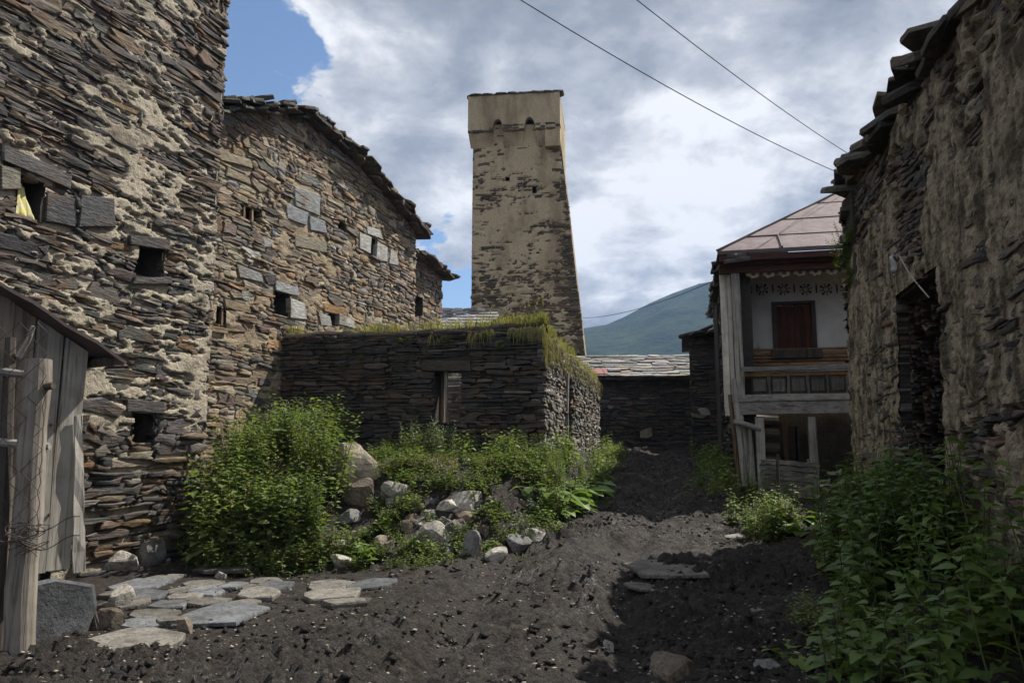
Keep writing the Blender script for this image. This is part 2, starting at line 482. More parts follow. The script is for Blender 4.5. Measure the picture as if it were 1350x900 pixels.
def ground_fine(x, y):
    r = fbm(x * 5.5, y * 5.5, 21, 4, 0.55) - 0.5
    r2 = 1 - np.abs(2 * fbm(x * 2.6, y * 2.6, 44, 4, 0.55) - 1)
    cl = np.maximum(0, vnoise(x * 11, y * 11, 70) - 0.55)
    # two shallow wheel tracks that follow the lane
    cx = 0.35 + 0.21 * (y - 7) + 0.25 * np.sin(y * 0.5)
    tr = np.exp(-((x - cx + 0.75) / 0.22) ** 2) + np.exp(-((x - cx - 0.75) / 0.22) ** 2)
    wx, wy = x + .10 * (vnoise(x * 5, y * 5, 51) - .5), y + .10 * (vnoise(x * 5, y * 5, 52) - .5)
    w1 = np.maximum(0, 1 - 1.25 * worley(wx * 5.2, wy * 5.2, 53)); w2 = np.maximum(0, 1 - 1.25 * worley(wx * 11, wy * 11, 54))
    rough = 0.35 + 0.9 * sstep(.35, .7, vnoise(x * .9, y * .9, 48))
    w3 = np.maximum(0, 1 - 1.25 * worley(wx * 21, wy * 21, 56))
    z = rough * (0.12 * w1 * vnoise(x * 4, y * 4, 55) + 0.07 * w2 * (.3 + vnoise(x * 7, y * 7, 58)) + .032 * w3) + 0.12 * r + 0.07 * (r2 - 0.6) + 0.10 * cl * vnoise(x * 1.3, y * 1.3, 71)
    ridge = np.exp(-((x - cx) / 0.30) ** 2) + np.exp(-((x - cx + 1.35) / 0.3) ** 2) + np.exp(-((x - cx - 1.35) / .3) ** 2)
    z = z * (1 - .5 * np.clip(tr, 0, 1)) + (-0.085 * tr + .045 * ridge) * (1 - sstep(22, 26, y)) * (.5 + vnoise(x * .8, y * .8, 57))
    pave = np.maximum(sstep(-.9, -1.6, x) * sstep(6.9, 7.5, y) * sstep(10.4, 9.9, y), sstep(-2.1, -2.5, x) * sstep(6.0, 6.4, y) * sstep(10, 9, y))
    return z * (1 - .8 * pave)

def axis_pts(fine0, fine1, step, far, grow=1.25, step2=None):
    pts = list(np.arange(fine0, fine1, step))
    s, p = step, fine1
    while p < far: pts.append(p); s *= grow; p += s
    pts.append(far)
    s, p = step * grow, fine0 - step
    low = []
    while p > -far: low.append(p); s *= grow; p -= s
    low.append(-far)
    return np.array(low[::-1] + pts)
def make_ground():
    xs = axis_pts(-5.0, 5.4, 0.024, 1500)
    ys_near = []
    y = 4.6
    while y < 30: ys_near.append(y); y += max(0.02, 0.0036 * y)
    s = 0.2; yy = 30.0; far = []
    while yy < 1500: far.append(yy); s *= 1.3; yy += s
    far.append(1500)
    s = 0.05; yy = 4.57; low = []
    while yy > -1500: low.append(yy); s *= 1.35; yy -= s
    low.append(-1500)
    ys = np.array(low[::-1] + ys_near + far)
    X, Y = np.meshgrid(xs, ys)
    near = sstep(12, 8, np.abs(X)) * sstep(40, 28, Y) * sstep(0, 3, Y)
    Z = ground_base(X, Y) + near * ground_fine(X, Y)
    V = np.stack([X.ravel(), Y.ravel(), Z.ravel()], 1)
    nx, ny = len(xs), len(ys)
    i, j = np.meshgrid(np.arange(nx - 1), np.arange(ny - 1))
    a = (j * nx + i).ravel()
    F = np.stack([a, a + 1, a + 1 + nx, a + nx], 1)
    o = mk('ground', V, F, M['mud'], smooth=True, origin=(0, 0, 0))
    return tag(o, 'dark churned mud of the village lane', kind='structure')
GROUND = make_ground()

# ================================================================== MOUNTAIN
def make_mountain():
    n, k = 150, 60
    V, F = [], []
    for i in range(n):
        t = i / (n - 1)
        u = -1500 + 4200 * t
        # ridge line in elevation, highest right of the tower and falling towards it
        for j in range(k):
            q = j / (k - 1)
            y = 520 + 900 * q
            x = (u - 675) / FPX * (1000 + 420 * q)
            ridge = 125 + 128 * math.exp(-((u - 1020) / 270.0) ** 2) + 70 * math.exp(-((u - 250) / 420.0) ** 2) + 60 * math.exp(-((u - 1900) / 400.0) ** 2)
            prof = math.sin(min(1.0, q / 0.8) * math.pi / 2) ** 1.2 if q < 0.8 else 1 - 0.5 * ((q - 0.8) / 0.2) ** 2
            V.append((x, y, ridge * prof))
    V = np.array(V)
    V[:, 2] += (fbm(V[:, 0] / 130, V[:, 1] / 190, 3, 5) - 0.5) * 70 * np.clip(V[:, 2] / 110, 0, 1)
    V[:, 2] -= 4
    for i in range(n - 1):
        for j in range(k - 1):
            a = i * k + j
            F.append((a, a + k, a + k + 1, a + 1))
    m, nt = new_mat('mountain_green')
    p = pos(nt)
    n1 = nt.noise(p, 0.012, 7.0, 0.62); n2 = nt.noise(p, 0.05, 5.0, 0.6)
    c = nt.mix(nt.ramp(n1, [(0.42, 0.0), (0.6, 1.0)]), (0.016, 0.030, 0.014), (0.040, 0.056, 0.024))
    c = nt.mix(nt.ramp(n2, [(0.5, 0.0), (0.62, 0.75)]), c, (0.010, 0.019, 0.011))
    nt.n('ShaderNodeOutputMaterial', {0: principled(nt, c, 0.95, n2, 6.0, 1.0, 0.05)})
    o = mk('mountain', V, F, m, smooth=True, origin=(0, 900, -4))
    tag(o, 'green mountain slope fading into blue air', kind='structure')
make_mountain()

# ================================================================== STONE WALLS
STONE_F = []
for ring in (0, 8):
    for j in range(8):
        a, b = ring + j, ring + (j + 1) % 8
        STONE_F.append((a, b, b + 8, a + 8))
for j in range(8): STONE_F.append((16 + j, 16 + (j + 1) % 8, 24))
STONE_TRI = []
for f in STONE_F:
    if len(f) == 4: STONE_TRI += [(f[0], f[1], f[2]), (f[0], f[2], f[3])]
    else: STONE_TRI.append(f)
STONE_TRI = np.array(STONE_TRI)

PAL = {   # weights, colours of the stones of a wall
    'tower': [(5, (0.066, 0.061, 0.055)), (3, (0.10, 0.088, 0.073)), (4, (0.125, 0.09, 0.06)), (1.2, (0.09, 0.064, 0.058)), (1.2, (0.185, 0.16, 0.122)), (2.5, (0.038, 0.037, 0.037)), (.5, (0.19, 0.112, 0.055))],
    'house': [(4, (0.175, 0.14, 0.10)), (4, (0.25, 0.185, 0.115)), (1.8, (0.095, 0.086, 0.076)), (1.6, (0.125, 0.09, 0.075)), (2.2, (0.28, 0.235, 0.165)), (.9, (0.22, 0.13, 0.065)), (1, (0.22, 0.222, 0.21))],
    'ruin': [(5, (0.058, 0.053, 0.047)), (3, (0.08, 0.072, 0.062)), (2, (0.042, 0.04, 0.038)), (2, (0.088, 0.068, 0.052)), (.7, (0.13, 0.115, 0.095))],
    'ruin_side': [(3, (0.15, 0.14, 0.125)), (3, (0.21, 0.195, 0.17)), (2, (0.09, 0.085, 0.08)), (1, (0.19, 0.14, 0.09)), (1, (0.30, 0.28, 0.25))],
    'barn': [(5, (0.085, 0.075, 0.063)), (3, (0.13, 0.11, 0.09)), (2, (0.05, 0.046, 0.042)), (2, (0.125, 0.082, 0.062)), (1, (0.19, 0.155, 0.115))],
    'roof': [(4, (0.20, 0.195, 0.185)), (3, (0.27, 0.26, 0.245)), (2, (0.14, 0.135, 0.13)), (1, (0.22, 0.185, 0.15))],
    'cap': [(4, (0.085, 0.078, 0.068)), (3, (0.125, 0.11, 0.09)), (2, (0.06, 0.056, 0.05)), (1, (0.16, 0.13, 0.09))],
    'tower_far': [(4, (0.105, 0.08, 0.05)), (3, (0.075, 0.06, 0.042)), (2, (0.14, 0.105, 0.06)), (1, (0.05, 0.044, 0.036))],
}
def pick(rng, pal):
    p = PAL[pal]; w = np.array([a for a, _ in p]); w = w / w.sum()
    c = np.array(p[rng.choice(len(p), p=w)][1])
    return c * rng.uniform(0.7, 1.3) * (1 + rng.uniform(-0.06, 0.06, 3))

class Wall:
    """an upright wall face; s runs to the right seen from outside, t up from z0, depth outwards"""
    def __init__(s, P0, d, z0=0.0, batter=0.0):
        s.P0 = np.array((P0[0], P0[1], z0), float)
        d = np.array((d[0], d[1], 0.0)); s.d = d / np.linalg.norm(d)
        s.n = np.array((s.d[1], -s.d[0], 0.0)); s.batter = batter
    def P(s, a, t, dep=0.0):
        a = np.asarray(a, float); t = np.asarray(t, float); dep = np.asarray(dep, float) - s.batter * t
        return s.P0 + a[..., None] * s.d + t[..., None] * np.array((0, 0, 1.0)) + dep[..., None] * s.n
    def p(s, a, t, dep=0.0): return s.P(np.array(a), np.array(t), np.array(dep))
    def st(s, u, v, dep=0.0):
        r = ray(u, v); c = np.array((0, 0, CAMZ)); q = s.P0 + s.n * dep
        nn = s.n + np.array((0, 0, s.batter))
        k = (q - c).dot(nn) / r.dot(nn)
        h = c + r * k - s.P0
        return float(h.dot(s.d)), float(h[2])
    def rect(s, u0, v0, u1, v1, dep=0.0):
        q = [s.st(u, v, dep) for u, v in ((u0, v0), (u1, v0), (u0, v1), (u1, v1))]
        um, vm = (u0 + u1) / 2, (v0 + v1) / 2
        a0, a1 = s.st(u0, vm, dep)[0], s.st(u1, vm, dep)[0]
        b1, b0 = s.st(um, v0, dep)[1], s.st(um, v1, dep)[1]
        return (min(a0, a1), max(a0, a1), min(b0, b1), max(b0, b1))

def stone_verts(W, sa, sb, ta, tb, d0, rng, wob=None, back=-0.12, rough=1.0, skew=None):
    w, h = sb - sa, tb - ta
    g = min(0.007, 0.06 * h) * rng.uniform(0.2, 1.2)
    j = rough * min(0.16 * h, 0.03)
    k = rng.uniform(-1, 1) * min(0.4 * h, 0.05) if skew is None else skew
    k2 = rng.uniform(-1, 1) * min(0.4 * h, 0.05) if skew is None else skew
    x = np.array([sa + g, sa + w * rng.uniform(.35, .65), sb - g, sb - g, sb - g, sa + w * rng.uniform(.35, .65), sa + g, sa + g])
    y = np.array([ta + g, ta + g * .5, ta + g, ta + h * .5, tb - g, tb - g * .5, tb - g, ta + h * .5])
    x = x + np.array([-k, 0, -k2, 0, k2, 0, k, 0]) * 0.5
    x = x + rng.uniform(-1, 1, 8) * j * 1.4; y = y + rng.uniform(-1, 1, 8) * j
    # knock a corner off now and then
    for c in (0, 2, 4, 6):
        if rng.random() < 0.35:
            x[c] += (0.5 * (sa + sb) - x[c]) * rng.uniform(.05, .16); y[c] += (0.5 * (ta + tb) - y[c]) * rng.uniform(.25, .7)
    cx, cy = x.mean(), y.mean()
    ins = min(0.012, 0.09 * h) * rng.uniform(0.5, 1.6)
    dx, dy = x - cx, y - cy
    fx = cx + dx * np.maximum(0.3, 1 - ins / np.maximum(abs(dx), 0.03)); fy = cy + dy * np.maximum(0.3, 1 - ins / np.maximum(abs(dy), 0.03))
    til, til2 = rng.uniform(-0.05, 0.05), rng.uniform(-0.12, 0.12)
    fd = d0 + til * (fx - cx) + til2 * (fy - cy) + rng.uniform(-1, 1, 8) * 0.006 * rough
    S = np.concatenate([x, x, fx, [cx]]); T = np.concatenate([y, y, fy, [cy]])
    D = np.concatenate([np.full(8, back), np.minimum(d0 - 0.35 * ins, fd - 0.3 * ins) - rng.uniform(0, .01, 8), fd, [d0 + rng.uniform(-.004, .008)]])
    if wob is not None: T = T + wob(S, T)
    return W.P(S, T, D)

def clip_segs(sa, sb, ta, tb, holes):
    segs = [(sa, sb)]
    for (h0, h1, q0, q1) in holes:
        ov = min(tb, q1) - max(ta, q0)
        if ov < 0.28 * (tb - ta): continue
        new = []
        for a, b in segs:
            if b <= h0 or a >= h1: new.append((a, b)); continue
            if a < h0 - 0.03: new.append((a, h0))
            if b > h1 + 0.03: new.append((h1, b))
        segs = new
    return segs

def gen_stones(W, s0, s1, t0, t1, hr, lr, pal, seed, holes=(), top=None, left=None, right=None, dep=(0.0, 0.03), wob_amp=0.03, wob_sc=0.7, mortar=None, palf=None, rough=1.0, slope=0.0, hpow=1.6):
    rng = np.random.default_rng(seed)
    def grid_fn(f, r=.04):
        gs, gt = np.arange(s0 - 1.5, s1 + 1.5, r), np.arange(t0 - 3, t1 + 3, r)
        G = f(*np.meshgrid(gs, gt)); nj, ni = G.shape
        return lambda a, b: float(G[min(nj - 1, max(0, int((b - gt[0]) / r + .5))), min(ni - 1, max(0, int((a - gs[0]) / r + .5)))])
    wob = (lambda S, T: wob_amp * 2 * (fbm(S * wob_sc, T * wob_sc * 1.6, seed + 3, 3) - 0.5) * 1.6 + slope * S) if (wob_amp or slope) else None
    wobq = grid_fn(wob) if wob else None
    mortq = grid_fn(mortar) if mortar is not None else None
    out = []
    t = t0 - (abs(slope) * (s1 - s0))
    tend = t1 + abs(slope) * (s1 - s0)
    while t < tend:
        h = hr[0] + (hr[1] - hr[0]) * rng.random() ** hpow
        s = s0 - rng.random() * lr[1]
        while s < s1:
            l = lr[0] + (lr[1] - lr[0]) * rng.random() ** 1.5
            l = min(l, h * 9)
            parts = [(t, t + h)]
            if h > 0.085 and rng.random() < 0.4:
                c = t + h * rng.uniform(.35, .65); parts = [(t, c), (c, t + h)]
            for (ta, tb) in parts:
                tm = 0.5 * (ta + tb); wv = wobq(s + l / 2, tm) if wob else 0.0
                a, b = max(s, s0 if left is None else left(tm + wv)), min(s + l, s1 if right is None else right(tm + wv))
                if b - a < 0.05: continue
                # holes live in unwobbled space: shift the test rows
                for (qa, qb) in clip_segs(a, b, ta + wv, tb + wv, holes):
                    if qb - qa < 0.045: continue
                    mid = 0.5 * (qa + qb)
                    if top is not None and tb + wv > top(mid) + 0.02: continue
                    if tm + wv < t0 - .02 or tm + wv > t1: continue
                    d0 = rng.uniform(*dep)
                    if rng.random() < 0.06: d0 += 0.03
                    if mortar is not None:
                        mm = min(mortq(qa + .03, tm + wv), mortq(mid, tm + wv), mortq(qb - .03, tm + wv))
                        if mm > d0 + 0.012: continue
                    V = stone_verts(W, qa, qb, ta, tb, d0, rng, wob, rough=rough)
                    out.append((V, pick(rng, palf(mid, tm) if palf else pal)))
            s += l
        t += h
    return out

def px_size(V):
    c = V.mean(0); y = c[1]
    if y < 1: return 0.0
    zc = y * CT + (c[2] - CAMZ) * ST; yc = -y * ST + (c[2] - CAMZ) * CT
    u, v = 675 + FPX * c[0] / zc, 450 - FPX * yc / zc
    P = V - np.array((0, 0, CAMZ))
    zz = P[:, 1] * CT + P[:, 2] * ST; yy = -P[:, 1] * ST + P[:, 2] * CT
    U, Q = FPX * P[:, 0] / zz, FPX * yy / zz
    a = (U.max() - U.min()) * (Q.max() - Q.min())
    return a if (-20 < u < 1370 and -20 < v < 920) else a * 1e-4
def finish_stones(root, stones, mat, single='stone', mass='stonework', limit=300, keep=()):
    """the largest stones become parts of their own, the others one part"""
    stones = sorted(stones, key=lambda q: -px_size(q[0]))
    nk = max(0, limit - len(keep))
    for V, c in list(keep) + stones[:nk]:
        mk(single, V, STONE_F, mat, root, cols=c)
    rest = stones[nk:]
    if rest:
        n = len(rest)
        V = np.vstack([q[0] for q in rest])
        C = np.repeat(np.array([q[1] for q in rest]), 25, axis=0)
        F = (STONE_TRI[None] + (np.arange(n) * 25)[:, None, None]).reshape(-1, 3)
        tag(mk(mass, V, F, mat, root, cols=C), kind='stuff')

def mortar_grid(W, s0, s1, t0, t1, res, depf, mat, root, holes=(), top=None, left=None, right=None, niche=0.6, name='wall', niche_z=None):
    ns, ntt = max(2, int((s1 - s0) / res) + 1), max(2, int((t1 - t0) / res) + 1)
    S, T = np.meshgrid(np.linspace(s0, s1, ns), np.linspace(t0, t1, ntt))
    ok = np.ones(S.shape, bool)
    rs, rt = (s1 - s0) / (ns - 1), (t1 - t0) / (ntt - 1)
    if top is not None:
        tp = np.array([top(x) for x in S[0]])[None, :]
        T = np.minimum(T, tp)
    if left is not None: S = np.maximum(S, np.vectorize(left)(T))
    if right is not None: S = np.minimum(S, np.vectorize(right)(T))
    D = depf(S, T)
    V = W.P(S, T, D).reshape(-1, 3)
    cs, ct = 0.25 * (S[:-1, :-1] + S[1:, 1:] + S[1:, :-1] + S[:-1, 1:]), 0.25 * (T[:-1, :-1] + T[1:, 1:] + T[1:, :-1] + T[:-1, 1:])
    good = ((S[:-1, 1:] - S[:-1, :-1]) > 1e-6) & ((T[1:, :-1] - T[:-1, :-1]) > 1e-6)
    for (a, b, c, d) in holes: good &= ~((cs > a) & (cs < b) & (ct > c) & (ct < d))
    jj, ii = np.nonzero(good)
    q = jj * ns + ii
    F = [tuple(f) for f in np.stack([q, q + 1, q + 1 + ns, q + ns], 1).tolist()]
    mb = MB(); mb.add(V, F); nf0 = len(F)
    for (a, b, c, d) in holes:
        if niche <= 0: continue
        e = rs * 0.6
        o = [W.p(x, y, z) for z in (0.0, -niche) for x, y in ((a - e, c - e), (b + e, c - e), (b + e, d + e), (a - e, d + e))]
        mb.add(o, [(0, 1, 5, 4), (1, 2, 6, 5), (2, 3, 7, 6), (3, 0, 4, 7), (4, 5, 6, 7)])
    o = mb.build(name, mat, root, smooth=True)
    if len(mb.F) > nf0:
        o.data.materials.append(M['mortar_dark'])  # niche faces darker than the wall: recess shade put into the colour
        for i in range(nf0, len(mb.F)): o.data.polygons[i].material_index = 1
    return o

def core_boxes(W, s0, s1, t0, t1, holes, d0, d1, mat, root, name='wall_core'):
    """solid masonry between depth d0 and d1, with clear openings"""
    ts = sorted({t0, t1, *[min(max(x, t0), t1) for h in holes for x in h[2:]]})
    mb = MB()
    for a, b in zip(ts[:-1], ts[1:]):
        m = 0.5 * (a + b)
        segs = [(s0, s1)]
        for h in holes:
            if h[2] < m < h[3]:
                new = []
                for x, y in segs:
                    if y <= h[0] or x >= h[1]: new.append((x, y)); continue
                    if x < h[0]: new.append((x, h[0]))
                    if y > h[1]: new.append((h[1], y))
                segs = new
        for x, y in segs:
            V = [W.p(i, j, k) for k in (d0, d1) for i, j in ((x, a), (y, a), (y, b), (x, b))]
            mb.add(V, [(0, 1, 2, 3), (7, 6, 5, 4), (4, 5, 1, 0), (5, 6, 2, 1), (6, 7, 3, 2), (7, 4, 0, 3)])
    return mb.build(name, mat, root)

SLAB_N = 9
def slab_vf(c, ux, uy, L, Wd, th, rng, rough=0.12):
    """an irregular flat slab: centre c, axes ux, uy; thickness along ux x uy"""
    c = np.array(c, float); ux = np.array(ux, float); uy = np.array(uy, float)
    ux /= np.linalg.norm(ux); uy = uy - ux * uy.dot(ux); uy /= np.linalg.norm(uy)
    nz = np.cross(ux, uy); n = SLAB_N
    ang = np.sort((np.arange(n) + rng.uniform(-.3, .3, n)) * 2 * math.pi / n)
    ca, sa = np.cos(ang), np.sin(ang)
    k = 1 / np.maximum(np.abs(ca), np.abs(sa)) ** 0.75
    r = k * (1 + rng.uniform(-rough, rough, n))
    x, y = L / 2 * r * ca, Wd / 2 * r * sa
    lo = [c + ux * a + uy * b - nz * th * .5 for a, b in zip(x, y)]
    sh = 1 - min(0.12, 0.4 * th / Wd)
    mid = [c + ux * a + uy * b + nz * th * rng.uniform(.0, .3) for a, b in zip(x, y)]
    hi = [c + ux * a * sh + uy * b * sh + nz * th * (.5 + rng.uniform(-.12, .12)) for a, b in zip(x, y)]
    V = lo + mid + hi
    F = [tuple(range(n - 1, -1, -1)), tuple(range(2 * n, 3 * n))]
    for q in (0, n):
        for j in range(n):
            a, b = q + j, q + (j + 1) % n
            F.append((a, b, b + n, a + n))
    return V, F
def slab(name, c, ux, uy, L, Wd, th, rng, mat, parent, col=None, rough=0.12):
    V, F = slab_vf(c, ux, uy, L, Wd, th, rng, rough)
    return mk(name, V, F, mat, parent, cols=col)
Z = np.array((0, 0, 1.0))

# ================================================================== LEFT TOWER (its lane face)
LEFT = 20.6
dL = (math.sin(R(LEFT)), math.cos(R(LEFT)))
def quad_stone(W, px, d0, col, rng, th=0.05):
    """a named stone with given outline (pixel corners, from bottom-left round to top-left)"""
    q = np.array([W.st(*p) for p in px])
    S, T = [], []
    for i in range(4):
        a, b = q[i], q[(i + 1) % 4]
        S += [a[0], (a[0] + b[0]) / 2 + rng.uniform(-.01, .01)]; T += [a[1], (a[1] + b[1]) / 2 + rng.uniform(-.01, .01)]
    S, T = np.array(S), np.array(T)
    cx, cy = S.mean(), T.mean()
    fs, ft = cx + (S - cx) * .95, cy + (T - cy) * .94
    D = np.concatenate([np.full(8, -.1), np.full(8, d0 - .012), np.full(8, d0) + rng.uniform(-.004, .004, 8), [d0 + .004]])
    V = W.P(np.concatenate([S, S, fs, [cx]]), np.concatenate([T, T, ft, [cy]]), D)
    return (V, np.array(col)), (S.min(), S.max(), T.min() , T.max())

def left_tower():
    corner = at(268, 600, 11.7)
    W = Wall((corner[0], corner[1]), dL, -0.15)
    root = empty('stone_tower', (corner[0] - 2, corner[1] - 1, 0), 'huge dark slate tower wall with pale lumpy mortar beside the plank shed', 'tower')
    holes = [W.rect(24, 236, 58, 288), W.rect(180, 320, 216, 364), W.rect(176, 544, 204, 584)]
    def left(t): return -5.2
    def mort(s, t):
        patch = fbm(s * 0.75 + 3, t * 0.62 + 1.2, 11, 4, 0.6) + .30 * (vnoise(s * .55 + .4, t * .33 + 5.5, 16) - .5) - .05 * sstep(-1.2, -3.2, s) * sstep(3.6, 5.0, t)
        fine = fbm(s * 5, t * 8, 12, 4, 0.6)
        band = np.exp(-((t - 2.9 - 0.25 * s) / 0.9) ** 2) * 0.10 + np.exp(-((t - 5.6 + 0.5 * (s + 1.4)) / 0.8) ** 2) * 0.10
        streak = fbm(s * 2.0 + .6 * t, t * 7.5, 13, 4, 0.6)
        grit = fbm(s * 22, t * 26, 14, 3, 0.6)
        fin2 = fbm(s * 6 + 2 * t, t * 15, 15, 3, .6)
        a = sstep(0.50, 0.60, 0.48 * patch + 0.42 * streak + .10 * fin2 + band * .8 + (fin2 - .5) * 0.30)
        low = sstep(1.5, 2.3, t)
        return -0.032 + 0.058 * a * (0.1 + .9 * low) - .035 * (1 - low) + 0.022 * (fine - 0.5) + .014 * (grit - .5)
    rng = np.random.default_rng(1)
    keep = []
    for px, d0, c in [(((100, 300), (150, 300), (148, 262), (104, 258)), .05, (0.06, 0.06, 0.062)), (((0, 250), (26, 250), (26, 222), (0, 218)), .03, (0.17, 0.155, 0.12)),
                      (((58, 292), (98, 300), (98, 262), (60, 254)), .03, (0.05, 0.05, 0.052)), (((0, 212), (90, 250), (92, 232), (0, 190)), .05, (0.08, 0.075, 0.072)),
                      (((168, 322), (222, 330), (222, 316), (168, 310)), .05, (0.06, 0.055, 0.052)), (((172, 374), (224, 374), (222, 365), (174, 365)), .06, (0.07, 0.062, 0.058)),
                      (((164, 542), (214, 545), (214, 530), (164, 526)), .05, (0.06, 0.055, 0.052))]:
        s_, r = quad_stone(W, px, d0, c, rng); keep.append(s_); 
    res = [(k[0][:, :], k[1]) for k in keep]
    def rect_of(V):
        P = V - W.P0; a = P.dot(W.d); return (a.min(), a.max(), P[:, 2].min(), P[:, 2].max())
    allh = holes + [rect_of(k[0][16:24]) for k in keep]
    st = gen_stones(W, -5.2, 0.02, 0.95, 10.2, (0.035, 0.21), (0.10, 0.70), 'tower', 2, allh, dep=(-0.02, 0.026), wob_amp=0.06, mortar=mort, rough=1.9, hpow=2.3)
    # the ragged foot: long thin courses standing in and out
    st += gen_stones(W, -5.2, 0.05, -0.1, 1.0, (0.045, 0.13), (0.2, 0.8), 'tower', 3, allh, dep=(-0.10, 0.06), wob_amp=0.03, rough=1.5)
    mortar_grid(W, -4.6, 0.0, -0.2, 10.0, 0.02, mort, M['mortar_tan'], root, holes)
    # the two other faces, behind the visible one
    core_boxes(W, -5.2, -0.02, -0.2, 10.2, [], -0.62, -5.0, M['mortar_brown'], root)
    W2 = Wall(W.p(0.0, 0, -0.0)[:2], (-W.n[0], -W.n[1]), -0.15)
    core_boxes(W2, 0.0, 0.5, -0.05, 10.2, [], -0.02, -0.05, M['mortar_brown'], root, 'return_wall')
    st2 = gen_stones(W2, 0.0, 0.6, 0.0, 10.0, (0.06, 0.18), (0.2, 0.6), 'tower', 5, dep=(-0.02, 0.02))
    finish_stones(root, st + st2, M['slate'], keep=keep)
    # yellow cloth stuffed into the upper opening
    a, b, c, d = holes[0]
    V, F = [], []
    for i in range(9):
        for j in range(9):
            s, t = a + (b - a) * (-.12 + 0.16 * i / 8 + (0.92 - .5 * i / 8) * j / 8), c + (d - c) * (0.0 + 0.92 * i / 8 - 0.22 * (i / 8) * abs(j / 8 - .55) - (.06 if i == 0 and j % 3 else 0))
            V.append(W.p(s, t, -0.03 - .10 * i / 8 + 0.025 * math.sin(j * 1.9 + i * .5)))
    for i in range(8):
        for j in range(8):
            q = i * 9 + j; F.append((q, q + 1, q + 10, q + 9))
    o = mk('cloth', V, F, M['yellow_cloth'], smooth=True)
    md = o.modifiers.new('thick', 'SOLIDIFY'); md.thickness = 0.006
    tag(o, 'yellow cloth stuffed into a small opening of the slate tower', 'cloth')
    return W
WA = left_tower()

